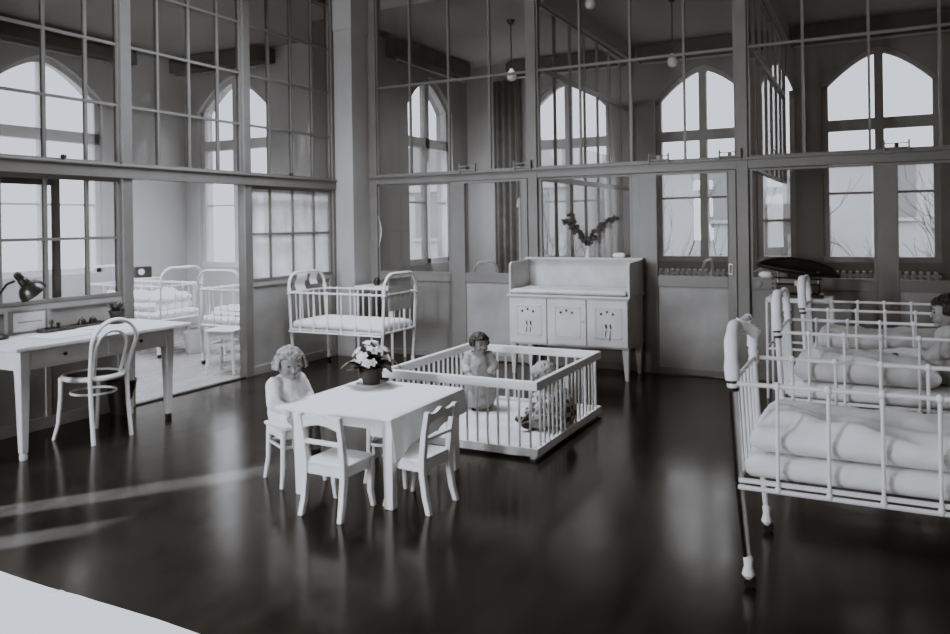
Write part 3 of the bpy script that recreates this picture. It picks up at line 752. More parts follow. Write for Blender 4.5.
# ------------------------------------------------------------------ children's table
TX0, TX1, TY0, TY1, TH = -2.985, -2.255, 3.405, 4.215, .49
tc = (( TX0+TX1)/2, (TY0+TY1)/2)
t = thing('nursery_table', 'low white table for small children in the middle of the room', 'table', (tc[0], tc[1], 0), R(1))
hx, hy = (TX1-TX0)/2, (TY1-TY0)/2
mb = MB(); mb.box(-hx, hx, -hy, hy, TH-.022, TH); mb.build('table_top', M['wood_white'], t, smooth=False, bevel=.005)
mb = MB(); e = .035
for a in ((-hx+e, hx-e, -hy+e, -hy+e+.02), (-hx+e, hx-e, hy-e-.02, hy-e), (-hx+e, -hx+e+.02, -hy+e, hy-e), (hx-e-.02, hx-e, -hy+e, hy-e)): mb.box(*a, TH-.075, TH-.022)
mb.build('apron', M['wood_white'], t, smooth=False)
for sx in (-1, 1):
    for sy in (-1, 1):
        mb = MB(); x, y = sx*(hx-.045), sy*(hy-.045)
        if sx < 0: x += .05
        vs = []
        for r, z in ((.031, TH-.022), (.031, TH-.08), (.026, 0)): vs.append([mb.bm.verts.new((x+a*r, y+b*r, z)) for a, b in ((-1, -1), (1, -1), (1, 1), (-1, 1))])
        for A, B in zip(vs, vs[1:]):
            for k in range(4): mb.bm.faces.new((A[k], A[(k+1) % 4], B[(k+1) % 4], B[k]))
        mb.bm.faces.new(vs[0]); mb.bm.faces.new(vs[-1]); mb.build('leg', M['wood_white'], t, smooth=False, bevel=.004)
# tablecloth
W, D = TX1-TX0, TY1-TY0
def cloth(u, v):
    a = -.035+u*(W+.035+.20); b = -.03+v*(D+.03+.02)
    x, y, z = a, b, TH+.004+.0015*noise.noise(Vector((a*9, b*9, 0)))
    if a > W+.006:
        d = a-W-.006; k = 1-.30*v
        x = W+.006+.012*math.sin(b*17+1)*min(1, d*7)+.05*d + .12*d*max(0, 1-b*6); z = TH-.001-d*k*(1.0+.10*max(0, 1-b*8))
        y = b - d*.10*max(0, 1-b*5)
    elif a < 0: z = TH+.002+a*.25
    if b < 0 and a <= W+.006: z = TH+.003+b*.55; y = -.010+b*.35
    if b > D and a <= W+.006: z = TH+.003-(b-D)*.9; y = D+.01
    return (x, y, z)
mb = MB(); mb.grid(60, 50, cloth); o = mb.build('tablecloth', M['cloth'], loc=(TX0, TY0, 0)); o.rotation_euler = (0, 0, R(1))
s_ = o.modifiers.new('thick', 'SOLIDIFY'); s_.thickness = .002; s_.offset = 1
tag(o, 'white cloth spread over the low nursery table, hanging down its right side', 'tablecloth')
# flower pot
px, py = -2.83, 4.06
mb = MB(); mb.lathe([(0, 0), (.06, 0), (.098, .012), (.10, .016), (.06, .008), (0, .008)], n=30); o = mb.build('saucer', M['enamel'], loc=(px, py, TH+.008)); tag(o, 'white saucer under the flower pot on the nursery table', 'saucer')
t = thing('flower_pot', 'potted plant with pale blossoms standing on the nursery table', 'plant', (px, py, TH+.0165))
mb = MB(); mb.lathe([(.052, 0), (.068, .075), (.075, .076), (.076, .105), (.066, .105), (.062, .09), (0, .088)], n=28); mb.build('pot', M['pot'], t)
mb = MB(); rnd = random.Random(3)
for k in range(46):
    a = rnd.uniform(0, 2*PI); e = rnd.uniform(-.1, 1.3); L = rnd.uniform(.07, .17); d = Vector((math.cos(a)*math.cos(e), math.sin(a)*math.cos(e), math.sin(e)))
    b = Vector((0, 0, .10))+d*rnd.uniform(0, .05); s = d.cross(Vector((0, 0, 1))).normalized()*L*.28; up = Vector((0, 0, .014))
    mb.quad([b, b+d*L*.45+s+up, b+d*L, b+d*L*.45-s+up])
for k in range(9):
    a = rnd.uniform(0, 2*PI); mb.tube([(0, 0, .09), (.03*math.cos(a), .03*math.sin(a), .16), (.08*math.cos(a), .08*math.sin(a), .23)], .003, 6)
mb.build('foliage', M['leaf'], t)
for k in range(25):
    a = rnd.uniform(0, 2*PI); e = rnd.uniform(.15, 1.45); r = rnd.uniform(.12, .165)
    c = Vector((math.cos(a)*math.cos(e)*r*.95, math.sin(a)*math.cos(e)*r*.95, .13+math.sin(e)*r*.85)); n = (c-Vector((0, 0, .12))).normalized()
    q = n.to_track_quat('Z', 'Y').to_matrix(); mb = MB()
    for p in range(5):
        th = 2*PI*p/5; pc = c+q @ Vector((math.cos(th)*.015, math.sin(th)*.015, .003)); mb.ball(pc, (.0125, .0095, .005), 6, q @ Matrix.Rotation(th, 3, 'Z'))
    mb.build('blossom', M['petal'], t)
for k, (dx, dy, dz, wl, m) in enumerate(((-.20, -.05, .06, .05, 'leaf_pale'), (.16, .10, .07, .05, 'leaf'), (.17, -.02, .05, .05, 'leaf'))):
    mb = MB(); d = Vector((dx, dy, 0)); s = Vector((-dy, dx, 0)).normalized()
    mb.grid(8, 4, lambda u, v: Vector((0, 0, .10))+d*u+s*((v-.5)*2*wl*math.sin(PI*min(1, u*.92+.04)))+Vector((0, 0, dz*math.sin(u*PI*.9)-.03*u+.01*abs(v-.5))))
    o = mb.build('large_leaf', M[m], t); s_ = o.modifiers.new('thick', 'SOLIDIFY'); s_.thickness = .002

# nursery chairs ------------------------------------------------
def make_kchair(label):
    """origin between the feet; the sitter faces +Y"""
    t = thing('nursery_chair', label, 'chair'); w = .125
    mb = MB(); mb.box(-.14, .14, -.115, .145, .262, .28); mb.build('seat', M['wood_white'], t, smooth=False, bevel=.006)
    mb = MB()
    for a in ((-w, w, .10, .118), (-w, w, -.118, -.10), (-w-.005, -w+.013, -.11, .11), (w-.013, w+.005, -.11, .11)): mb.box(*a, .215, .262)
    mb.build('apron', M['wood_white'], t, smooth=False)
    for s in (-1, 1):
        mb = MB(); P = [(s*(w+.002), .135, 0, .012), (s*(w-.002), .115, .09, .014), (s*w, .118, .2, .0165), (s*w, .115, .262, .0165)]
        def post(P, m=mb):
            vs = [[m.bm.verts.new((x+a*r, y+b*r, z)) for a, b in ((-1, -1), (1, -1), (1, 1), (-1, 1))] for x, y, z, r in P]
            for A, B in zip(vs, vs[1:]):
                for k in range(4): m.bm.faces.new((A[k], A[(k+1) % 4], B[(k+1) % 4], B[k]))
            m.bm.faces.new(vs[0]); m.bm.faces.new(vs[-1])
        post(P); mb.build('leg', M['wood_white'], t, smooth=False, bevel=.004)
        mb = MB(); post([(s*(w+.004), -.150, 0, .014), (s*w, -.128, .08, .0155), (s*w, -.112, .2, .017), (s*w, -.112, .29, .017), (s*(w+.002), -.128, .42, .0155), (s*(w+.004), -.150, .535, .014)], mb)
        mb.build('leg', M['wood_white'], t, smooth=False, bevel=.004)
    # crest rail with a raised middle and hollow underside
    N = 20; top = []; bot = []
    for k in range(N+1):
        u = -1+2*k/N; x = u*(w-.008)
        top.append((x, .512+.026*math.exp(-(u/.33)**2)+.012*abs(u)**3)); bot.append((x, .462+.020*(1-u*u)-.006*abs(u)))
    mb = MB(); mb.prism(top+list(reversed(bot)), lambda u, v, d: (u, -.128-.13*(v-.42)*1.0-.010+.02*d, v)); mb.build('top_rail', M['wood_white'], t, smooth=False)
    mb = MB(); mb.bar((-w, -.122, .385), (w, -.122, .385), .018, .03, up=(0, 1, 0)); mb.build('back_slat', M['wood_white'], t, smooth=False, bevel=.003)
    return t
kc = make_kchair('white nursery chair at the front side of the low table, back to the viewer'); kc['group'] = 'nursery chairs at the low table'
kc.location = (-2.537, 3.325, 0); kc.rotation_euler = (0, 0, R(-2))
copy_tree(kc, (-2.20, 3.595, 0), R(86), 'white nursery chair at the right side of the low table under the hanging cloth', 'nursery chairs at the low table')
def make_stool(label):
    t = thing('nursery_stool', label, 'stool'); w = .115
    mb = MB(); mb.box(-.14, .14, -.14, .14, .322, .34); mb.build('seat', M['wood_white'], t, smooth=False, bevel=.008)
    mb = MB()
    for s in (-1, 1):
        mb.box(-w, w, s*w-.009, s*w+.009, .275, .322); mb.box(s*w-.009, s*w+.009, -w, w, .275, .322)
    mb.build('apron', M['wood_white'], t, smooth=False)
    for sx in (-1, 1):
        for sy in (-1, 1):
            mb = MB(); mb.tube([(sx*w, sy*w, .322), (sx*(w+.004), sy*(w+.004), .12), (sx*(w+.02), sy*(w+.02), 0)], [.017, .016, .013], 8); mb.build('leg', M['wood_white'], t)
    for s in (-1, 1):
        mb = MB(); mb.bar((-w, s*w, .225), (w, s*w, .225), .014); mb.build('stretcher', M['wood_white'], t, smooth=False)
        mb = MB(); mb.bar((s*w, -w, .225), (s*w, w, .225), .014); mb.build('stretcher', M['wood_white'], t, smooth=False)
    return t
st = make_stool('white low stool under the seated child at the left of the table'); st['group'] = 'nursery stools'
st.location = (-3.09, 3.63, 0); st.rotation_euler = (0, 0, R(-28))
copy_tree(st, (-2.53, 3.88, 0), R(3), 'white low stool pushed under the middle of the nursery table', 'nursery stools')

# ------------------------------------------------------------------ playpen
PX0, PX1, PY0, PY1, PH = -3.05, -1.915, 4.55, 5.82, .50
t = thing('playpen', 'square white wooden playpen with upright bars behind the nursery table', 'playpen', ((PX0+PX1)/2, (PY0+PY1)/2, 0))
hx, hy = (PX1-PX0)/2, (PY1-PY0)/2
def pen_side(a, b, n):
    a, b = Vector((*a, 0)), Vector((*b, 0)); d = (b-a).normalized(); e = d*.018
    mb = MB(); mb.bar(a-e+Vector((0, 0, PH-.03)), b+e+Vector((0, 0, PH-.03)), .034, .06, up=(0, 0, 1)) if False else None
    mb = MB()
    nrm = Vector((-d.y, d.x, 0))
    def slab(z0, z1, th):
        pts = [a-e-nrm*th, b+e-nrm*th, b+e+nrm*th, a-e+nrm*th]
        vs = [[mb.bm.verts.new((p.x, p.y, z)) for p in pts] for z in (z0, z1)]
        mb.bm.faces.new(list(reversed(vs[0]))); mb.bm.faces.new(vs[1])
        for k in range(4): mb.bm.faces.new((vs[0][k], vs[0][(k+1) % 4], vs[1][(k+1) % 4], vs[1][k]))
    slab(PH-.058, PH, .0165); s1 = mb.build('top_rail', M['wood_white'], t, smooth=False, bevel=.005)
    mb = MB(); slab(.02, .075, .0165); mb.build('bottom_rail', M['wood_white'], t, smooth=False, bevel=.004)
    for k in range(n):
        p = a+(b-a)*((k+.5)/n); mb = MB(); mb.tube([(p.x, p.y, .07), (p.x, p.y, PH-.05)], .0085, 8); mb.build('bar', M['wood_white'], t)
NB = 15
pen_side((-hx, -hy), (hx, -hy), NB); pen_side((hx, -hy+.035), (hx, hy-.035), NB+1); pen_side((hx, hy), (-hx, hy), NB); pen_side((-hx, hy-.035), (-hx, -hy+.035), NB+1)
for sx in (-1, 1):
    for sy in (-1, 1):
        mb = MB(); mb.box(sx*(hx-.03)-.02, sx*(hx-.03)+.02, sy*(hy-.03)-.02, sy*(hy-.03)+.02, 0, .022); mb.build('foot', M['wood_white'], t, smooth=False)
mb = MB(); puffy(mb, PX0+.03, PX1-.03, PY0+.03, PY1-.03, .002, .062, .008, 8, nx=40, ny=40, edge=.05, fold=.006); o = mb.build('play_mat', M['mat']); tag(o, 'pale padded mat on the floor inside the playpen', 'mat')

# ------------------------------------------------------------------ changing cabinet
CX0, CX1, CY0, CY1 = -3.27, -2.045, 7.12, 7.655
t = thing('changing_cabinet', 'pale grey changing cabinet with three doors against the back partition', 'cabinet', ((CX0+CX1)/2, (CY0+CY1)/2, 0))
hx, hy = (CX1-CX0)/2, (CY1-CY0)/2; zb, zt = .30, .80
mb = MB(); mb.box(-hx, hx, -hy+.02, hy, zb, zt-.02); mb.box(-hx-.02, hx+.02, -hy-.015, hy, zt-.02, zt); mb.build('carcass', M['cabinet'], t, smooth=False, bevel=.004)
mb = MB(); mb.box(-hx-.01, hx+.01, hy-.025, hy, zt, 1.13); mb.build('gallery_back', M['cab_inner'], t, smooth=False, bevel=.003)
mb = MB(); mb.box(-hx-.02, hx+.02, hy-.07, hy+.005, 1.13, 1.148); mb.build('gallery_shelf', M['cabinet'], t, smooth=False, bevel=.003)
for s in (-1, 1):
    mb = MB(); mb.prism([(-hy+.03, zt), (hy-.026, zt), (hy-.026, 1.129), (-hy+.06, 1.118), (-hy+.03, 1.09)], lambda u, v, d: (s*hx-.01+.02*d, u, v)); mb.build('gallery_side', M['cabinet'], t, smooth=False, bevel=.003)
dw = 2*hx/3
for k in range(3):
    x0 = -hx+k*dw; y = -hy+.02
    mb = MB(); mb.box(x0+.006, x0+dw-.006, y-.022, y-.001, zb+.02, zt-.035); d = mb.build('door', M['cabinet'], t, smooth=False, bevel=.003)
    mb = MB(); a, b, c_, e_ = x0+.085, x0+dw-.06, zb+.10, zt-.11
    w = .008
    mb.box(a, b, y-.026, y-.021, e_-w, e_); mb.box(a, a+w, y-.026, y-.021, c_, e_); mb.box(b-w, b, y-.026, y-.021, c_, e_); mb.box(a, b, y-.026, y-.021, c_, c_+w); mb.build('panel_moulding', M['cab_inner'], d, smooth=False)
    cx = x0+dw*.5
    for j in (-1, 0, 1):
        mb = MB(); mb.tube([(cx+j*.058, y-.0245, e_-.055+(.02 if j == 0 else 0)), (cx+j*.058, y-.021, e_-.055+(.02 if j == 0 else 0))], .013, 16); mb.build('air_hole', M['black'], d)
    if k != 1:
        for j, (hx_, l_) in enumerate(((-.012, .06), (.03, .10) if k == 2 else (.03, .05))):
            mb = MB(); zz = c_+.14; mb.tube([(cx+hx_, y-.028, zz), (cx+hx_+.004, y-.030, zz-.04)], .006, 8); mb.tube([(cx+hx_, y-.026, zz-.06), (cx+hx_-.006, y-.027, zz-.06-l_)], .003, 6); mb.build('latch', M['black'], d)
    else:
        mb = MB(); mb.lathe([(.006, 0), (.006, .012), (.013, .02), (0, .026)], n=12, mtx=Matrix.Rotation(PI/2, 4, 'X'), c=(x0+dw-.035, y-.022, .56)); mb.build('knob', M['cab_inner'], d)
for sx in (-1, 1):
    for sy in (-1, 1):
        mb = MB(); x, y = sx*(hx-.035), sy*(hy-.05)
        vs = [[mb.bm.verts.new((x+a*r+sx*o_, y+b*r, z)) for a, b in ((-1, -1), (1, -1), (1, 1), (-1, 1))] for r, z, o_ in ((.033, zb, 0), (.030, .24, 0), (.017, 0, .006))]
        for A, B in zip(vs, vs[1:]):
            for k in range(4): mb.bm.faces.new((A[k], A[(k+1) % 4], B[(k+1) % 4], B[k]))
        mb.bm.faces.new(vs[0]); mb.bm.faces.new(vs[-1]); mb.build('leg', M['cabinet'], t, smooth=False, bevel=.004)
mb = MB(); puffy(mb, CX0+.02, CX1-.02, CY0-.005, CY1-.05, zt+.002, zt+.055, .006, 5, edge=.05, fold=.004); o = mb.build('changing_pad', M['grey_blanket']); tag(o, 'thin padded changing mat lying on the cabinet top', 'pad')
# vase with twigs
t = thing('vase', 'small glass vase standing on the cabinet gallery', 'vase', (-2.60, 7.625, 1.148))
mb = MB(); mb.lathe([(.026, 0), (.03, .01), (.024, .05), (.022, .09), (.03, .12), (.027, .12), (.019, .09), (.021, .05), (.026, .012), (0, .01)], n=20); mb.build('body', M['radiator'], t)
def twig(pts, label, seed):
    t = thing('leafy_twig', label, 'twig', (-2.60, 7.625, 1.165)); r_ = random.Random(seed)
    mb = MB(); mb.tube(pts, [.005]*(len(pts)-1)+[.002], 6); mb.build('stem', M['twig'], t)
    mb = MB()
    for k in range(80):
        i = r_.choice(range(1, len(pts)-1)); f_ = r_.random(); p = Vector(pts[i]).lerp(Vector(pts[i+1]), f_)
        d = Vector((r_.uniform(-1, 1), r_.uniform(-.6, .6), r_.uniform(-.5, 1))).normalized(); L = r_.uniform(.035, .062); s = d.cross(Vector((.3, 1, .2))).normalized()*L*.34
        mb.quad([p, p+d*L*.5+s, p+d*L, p+d*L*.5-s])
    mb.build('foliage', M['leaf'], t)
twig([(0, 0, 0), (-.01, 0, .12), (-.08, -.01, .22), (-.17, -.01, .31), (-.26, 0, .36)], 'dark leafy twig bending to the left in the small vase', 1)
twig([(0, 0, 0), (-.01, .0, .10), (-.10, .01, .23), (-.16, .01, .34), (-.185, .01, .43)], 'dark leafy twig rising upright on the left in the small vase', 5)
twig([(0, 0, 0), (.015, 0, .11), (.07, -.01, .23), (.17, 0, .32), (.30, .01, .385)], 'dark leafy twig arching to the right in the small vase', 2)
mb = MB(); puffy(mb, -.06, .06, -.03, .03, 0, .05, .004, 3, 12, 8, .03); o = mb.build('folded_cloth', M['paper'], loc=(-2.27, 7.62, 1.148)); tag(o, 'small white folded cloth at the right end of the cabinet gallery', 'cloth')

# ------------------------------------------------------------------ weighing scale on its stand
SX, SY = -.57, 7.17
t = thing('scale_stand', 'white pipe stand under the weighing scale, behind the right cots', 'stand', (SX, SY, 0))
for x in (-.23, .26):
    for y in (-.2, .2):
        mb = MB(); mb.tube([(x, y, 0), (x, y, .82)], .012, 8); mb.build('leg', M['enamel_old'], t)
for z in (.82, .42):
    mb = MB(); mb.tube([(-.23, -.2, z), (.26, -.2, z), (.26, .2, z), (-.23, .2, z)], .010, 8, closed=True)
    mb.build('rail', M['enamel_old'], t)
mb = MB(); mb.box(-.24, .27, -.21, .21, .832, .845); mb.build('shelf', M['enamel_old'], t, smooth=False)
t = thing('weighing_scale', 'baby weighing scale with long dark tray, on a white stand beside the right cots', 'scale', (SX, SY, .845))
mb = MB(); mb.box(-.20, .20, -.10, .10, 0, .03); mb.box(-.17, .17, -.05, .05, .03, .11); mb.build('base', M['black'], t, smooth=False, bevel=.008)
mb = MB(); mb.tube([(-.19, -.12, .17), (.2, -.12, .16)], .008, 8); mb.tube([(-.17, -.12, .12), (.18, -.12, .115)], .006, 8)
for k in range(5): mb.box(-.20, -.18, -.13, -.11, .03+k*.04, .05+k*.04)
mb.build('beam', M['black'], t)
mb = MB(); mb.box(-.02, .04, -.135, -.105, .10, .15); mb.build('sliding_weight', M['steel'], t, smooth=False, bevel=.004)
for x in (-.16, .16):
    mb = MB(); mb.tube([(x, 0, .10), (x, 0, .215)], .012, 10); mb.build('column', M['steel'], t)
mb = MB(); mb.ball((-.25, -.08, .19), (.06, .05, .03)); mb.build('counterweight', M['enamel'], t)
# boat shaped tray
mb = MB(); L, B_ = .33, .17
def hull(u, v):
    a = -1+2*u; b = -1+2*v; w = B_*math.sqrt(max(.02, 1-abs(a)**2.6)); 
    rim = .075+.025*(1-a*a)*0
    z = .170 - .045*a + .02 + .02*abs(a)**3 + (.125*b*b*(1-.75*abs(a)**2.4) if b > 0 else .035*b*b)
    return (a*L, b*w, z)
mb.grid(40, 16, hull); o = mb.build('tray', M['black_matte'], t); s_ = o.modifiers.new('thick', 'SOLIDIFY'); s_.thickness = .012

# small bedside stand behind the corner cot
t = thing('washstand', 'small white washstand behind the corner cot beside the pier', 'stand', (-5.02, 7.42, 0))
mb = MB(); mb.box(-.26, .26, -.16, .16, .80, .825); mb.build('top', M['enamel'], t, smooth=False, bevel=.004)
for sx in (-1, 1):
    for sy in (-1, 1):
        mb = MB(); mb.tube([(sx*.23, sy*.13, .8), (sx*.23, sy*.13, 0)], .014, 8); mb.build('leg', M['enamel'], t)
for x, l in ((-5.06, 'small dark jar on the washstand nearer the pier'), (-4.93, 'small dark jar on the washstand nearer the cot board')):
    t = thing('jar', l, 'jar', (x, 7.40, .825)); mb = MB(); mb.lathe([(.03, 0), (.038, .02), (.036, .06), (.024, .075)], n=16); mb.build('body', M['black'], t)
    mb = MB(); mb.lathe([(.028, .075), (.028, .09), (.01, .096), (0, .096)], n=16); mb.build('lid', M['darkwood'], t)
# hanging loop of cloth on the post above it
mb = MB(); mb.grid(10, 3, lambda u, v: (-5.20+.05*math.sin(u*PI)*(.5+v*.6), YB-.07-.01*v, 1.62-.36*u)); o = mb.build('hanging_cord', M['cab_inner']); s_ = o.modifiers.new('thick', 'SOLIDIFY'); s_.thickness = .004
tag(o, 'thin grey strap hanging on the back partition above the corner cot', 'strap')

# ------------------------------------------------------------------ left ward furniture seen through the doorway
t = thing('bucket', 'white enamel bucket on the ward floor under a cot', 'bucket', (-7.35, 6.85, 0))
mb = MB(); mb.lathe([(.11, 0), (.15, .26), (.145, .26), (.105, .012), (0, .012)], n=24); mb.build('body', M['enamel'], t)
mb = MB(); mb.tube([(.15*math.cos(PI*k/12), -.02, .25-.16*math.sin(PI*k/12)*0+.10*math.sin(PI*k/12)) for k in range(13)], .005, 8); mb.build('handle', M['steel'], t)
def ward_stool(x, y, rz, label):
    t = copy_tree(st, (x, y, 0), rz, label, 'white stools in the left ward'); t.scale = (1.15, 1.15, 1.35); return t
ward_stool(-6.02, 6.03, .3, 'white stool in the left ward right beside the door jamb')
ward_stool(-7.0, 6.95, .1, 'white stool in the left ward between bucket and cot')
t = thing('bedside_locker', 'pale bedside locker against the far wall of the left ward', 'locker', (-9.05, 7.45, 0))
mb = MB(); mb.box(-.25, .25, -.2, .2, 0, .84); mb.build('carcass', M['wall_white'], t, smooth=False, bevel=.006)
mb = MB(); mb.box(.25, .262, -.18, .18, .1, .8); d = mb.build('door', M['wall_white'], t, smooth=False, bevel=.004)
mb = MB(); mb.ball((.27, .14, .5), .014); mb.build('knob', M['black'], d)
t = thing('dark_box', 'small dark box with a pale round front standing on the ward locker', 'box', (-9.0, 7.46, .84), R(-20)); t.scale = (.7, .7, .7)
mb = MB(); mb.box(-.07, .07, -.16, .16, 0, .22); mb.build('case', M['darkwood'], t, smooth=False, bevel=.02)
mb = MB(); mb.tube([(.07, -.05, .12), (.076, -.05, .12)], .06, 20); mb.build('round_front', M['enamel'], t)

# ------------------------------------------------------------------ white cot rail in the foreground
t = thing('foreground_cot', 'white padded cot top at the lower left, cut off by the frame', 'cot', (-1.2, .62, 0))
mb = MB(); 
puffy(mb, -1.03, 1.03, .292, .366, .735, .803, .003, 4, nx=60, ny=10, edge=.022, fold=.003); mb.build('rail_roll', M['cloth'], t)
mb = MB(); puffy(mb, -.283, .95, -.33, .296, .66, .802, .004, 15, nx=46, ny=30, edge=.022, fold=.004); mb.build('mattress', M['cloth'], t)
mb = MB(); mb.tube([(-1.0, -.335, .76), (1.0, -.335, .76)], .022, 10); mb.tube([(-1, -.335, .76), (-1, .335, .76)], .022, 10); mb.tube([(1, -.335, .76), (1, .335, .76)], .022, 10); mb.build('frame_rail', M['enamel'], t)
mb = MB(); mb.box(-.98, .98, -.32, .32, .58, .60); mb.build('bed_base', M['steel'], t, smooth=False)
for sx in (-1, 1):
    for sy in (-1, 1):
        mb = MB(); mb.tube([(sx, sy*.335, .76), (sx, sy*.335, 0)], .02, 10); mb.build('leg', M['enamel'], t)
for x in (-.22, .21):
    mb = MB(); mb.tube([(x-.012, .297, .790), (x-.006, .312, .8015), (x, .33, .8035), (x+.008, .35, .8005), (x+.012, .365, .785)], .0022, 6); mb.build('seam', M['grey_blanket'], t)

# ------------------------------------------------------------------ children
def hand(mb, wrist, d, n, s=1.0, thumb=1, curl=.5):
    """palm and five fingers; d = direction of the hand, n = palm normal"""
    d = Vector(d).normalized(); n = Vector(n); n = (n-d*n.dot(d)).normalized(); x = d.cross(n)
    w = Vector(wrist)
    q = Matrix((x, d, n)).transposed()
    mb.ball(w+d*.026*s, (.022*s, .030*s, .012*s), 10, q)
    for k, (o, L) in enumerate(((-.0165, .030), (-.0055, .036), (.0055, .034), (.0165, .026))):
        b = w+d*.048*s+x*o*s*1.05; m1 = b+(d+x*o*6)*L*.5*s; e = m1+(d*math.cos(curl*1.3)+n*math.sin(curl*1.3)+x*o*4)*L*.55*s
        mb.capsule(b-d*.01*s, .0062*s, m1, .0058*s, 8); mb.capsule(m1, .0058*s, e, .005*s, 8)
    b = w+d*.016*s+x*thumb*.018*s; m1 = b+(d*.55+x*thumb*.8+n*.25).normalized()*.022*s; e = m1+(d*.9+x*thumb*.3+n*.3).normalized()*.02*s
    mb.capsule(b, .0075*s, m1, .0066*s, 8); mb.capsule(m1, .0066*s, e, .0055*s, 8)

def child(label, loc, rz, J, look, hair, cloth, hairname='short', sleeve=.5, skirt=None, socks=True, s=1.0, collar=None, bib=None):
    """J: joints in local space (sitter faces +Y). look: (yaw, pitch) of the head"""
    t = thing('person', label, 'person', loc, rz)
    V = {k: Vector(v) for k, v in J.items()}
    H = V['head']; Rm = Matrix.Rotation(look[0], 3, 'Z') @ Matrix.Rotation(look[1], 3, 'X')
    hp = lambda x, y, z: H + Rm @ Vector((x, y, z))
    mb = MB()
    mb.ball(H, (.074, .084, .086), 16, Rm); mb.ball(hp(0, .018, -.042), (.058, .060, .052), 14, Rm)
    for sx in (-1, 1):
        mb.ball(hp(sx*.032, .052, -.038), (.026, .026, .026), 10, Rm); mb.ball(hp(sx*.074, -.006, -.016), (.010, .017, .024), 10, Rm)
    mb.ball(hp(0, .086, -.022), (.010, .013, .012), 8, Rm); mb.capsule(hp(0, .076, .004), .007, hp(0, .085, -.018), .009, 8)
    mb.ball(hp(0, .064, -.078), (.022, .018, .014), 10, Rm); mb.ball(hp(0, .070, -.052), (.020, .012, .009), 8, Rm)
    mb.capsule(V['neck'], .034, hp(0, -.012, -.055), .033)
    mb.capsule(V['hip'], .078, V['chest'], .080); mb.capsule(V['chest'], .080, V['neck'], .042)
    for side in ('l', 'r'):
        sx = 1 if side == 'r' else -1
        S_, E_, W_, Hd = V['sh_'+side], V['el_'+side], V['wr_'+side], V['hd_'+side]
        mb.capsule(V['chest'], .05, S_, .036); mb.capsule(S_, .034, E_, .026); mb.capsule(E_, .026, W_, .018)
        hand(mb, W_, Hd-W_, (-sx*.5, .2, -1), 1.0, thumb=-sx)
        A, K, F, T = V['hp_'+side], V['kn_'+side], V['an_'+side], V['to_'+side]
        mb.capsule(A, .054, K, .038); mb.capsule(K, .037, F.lerp(K, .55), .034); mb.capsule(F.lerp(K, .55), .034, F, .022)
        mb.capsule(F, .022, T, .018)
    o = mb.build('body', M['skin'], t)
    r = o.modifiers.new('skin', 'REMESH'); r.mode = 'VOXEL'; r.voxel_size = .0045; r.use_smooth_shade = True
    sm = o.modifiers.new('smooth', 'SMOOTH'); sm.iterations = 3; sm.factor = .5
    # clothing
    mb = MB()
    if skirt:
        mb.capsule(V['chest'], .098, V['neck']+Vector((0, 0, -.035)), .052, 16)
        prev = (V['chest'], .098)
        for p, rr in skirt: mb.capsule(prev[0], prev[1], Vector(p), rr, 20); prev = (Vector(p), rr)
    for side in ('l', 'r'):
        S_, E_, W_ = V['sh_'+side], V['el_'+side], V['wr_'+side]
        mb.capsule(V['chest']+Vector((0, 0, .02)), .06, S_, .052); mb.capsule(S_, .052, E_, .047)
        if sleeve > .5: mb.capsule(E_, .047, E_.lerp(W_, .80), .034); mb.capsule(E_.lerp(W_, .74), .033, E_.lerp(W_, .86), .037)
    o = mb.build('dress', cloth, t)
    r = o.modifiers.new('cloth', 'REMESH'); r.mode = 'VOXEL'; r.voxel_size = .007; r.use_smooth_shade = True
    tx = bpy.data.textures.new('folds', 'CLOUDS'); tx.noise_scale = .05
    dm = o.modifiers.new('folds', 'DISPLACE'); dm.texture = tx; dm.strength = .013; dm.mid_level = .5
    mb = MB(); mb.tube([V['neck']+Vector((.056*math.cos(2*PI*k/20), .006+.056*math.sin(2*PI*k/20), -.022-.012*math.sin(2*PI*k/20))) for k in range(20)], .013, 8, closed=True); mb.build('collar', collar or cloth, t)
    if bib:
        c, n = V['chest'].lerp(V['neck'], .45), Vector((0, 1, .25)).normalized()
        mb = MB(); mb.grid(10, 10, lambda u, v: V['neck'] + Vector(((u-.5)*(.085+.05*v), .052+.055*math.sin(min(1, v*1.3)*PI/2)-.10*(u-.5)**2, -.012-.105*v)))
        o = mb.build('bib', bib, t); so = o.modifiers.new('thick', 'SOLIDIFY'); so.thickness = .006
    # hair cap with fringe
    mb = MB(); N = 26; bmesh.ops.create_uvsphere(mb.bm, u_segments=36, v_segments=24, radius=1)
    dele = []
    for v in mb.bm.verts:
        p = v.co
        low = -.42 if hairname == 'bob' else -.34
        face = p.y > .28 and p.z < .34 and abs(p.x) < .80
        if face or p.z < low-.35*max(0, -p.y)*(1 if hairname != 'bob' else .6): dele.append(v)
    bmesh.ops.delete(mb.bm, geom=dele, context='VERTS')
    for v in mb.bm.verts:
        p = v.co.copy(); k = 1+.045*noise.noise(Vector((p.x*9, p.y*9, p.z*2.5)))+(.34*max(0, -p.z+.15)*(.5+abs(p.x)) if hairname == 'bob' else 0)
        v.co = hp(p.x*.086*k, (p.y*.092-.004)*k, p.z*.092*(1+.03*noise.noise(p*7))+.006)
    o = mb.build('hair', hair, t); so = o.modifiers.new('thick', 'SOLIDIFY'); so.thickness = .014; so.offset = -.4
    sb = o.modifiers.new('sub', 'SUBSURF'); sb.levels = 1; sb.render_levels = 2
    tx = bpy.data.textures.new('locks', 'CLOUDS'); tx.noise_scale = .022
    dm = o.modifiers.new('locks', 'DISPLACE'); dm.texture = tx; dm.strength = .022
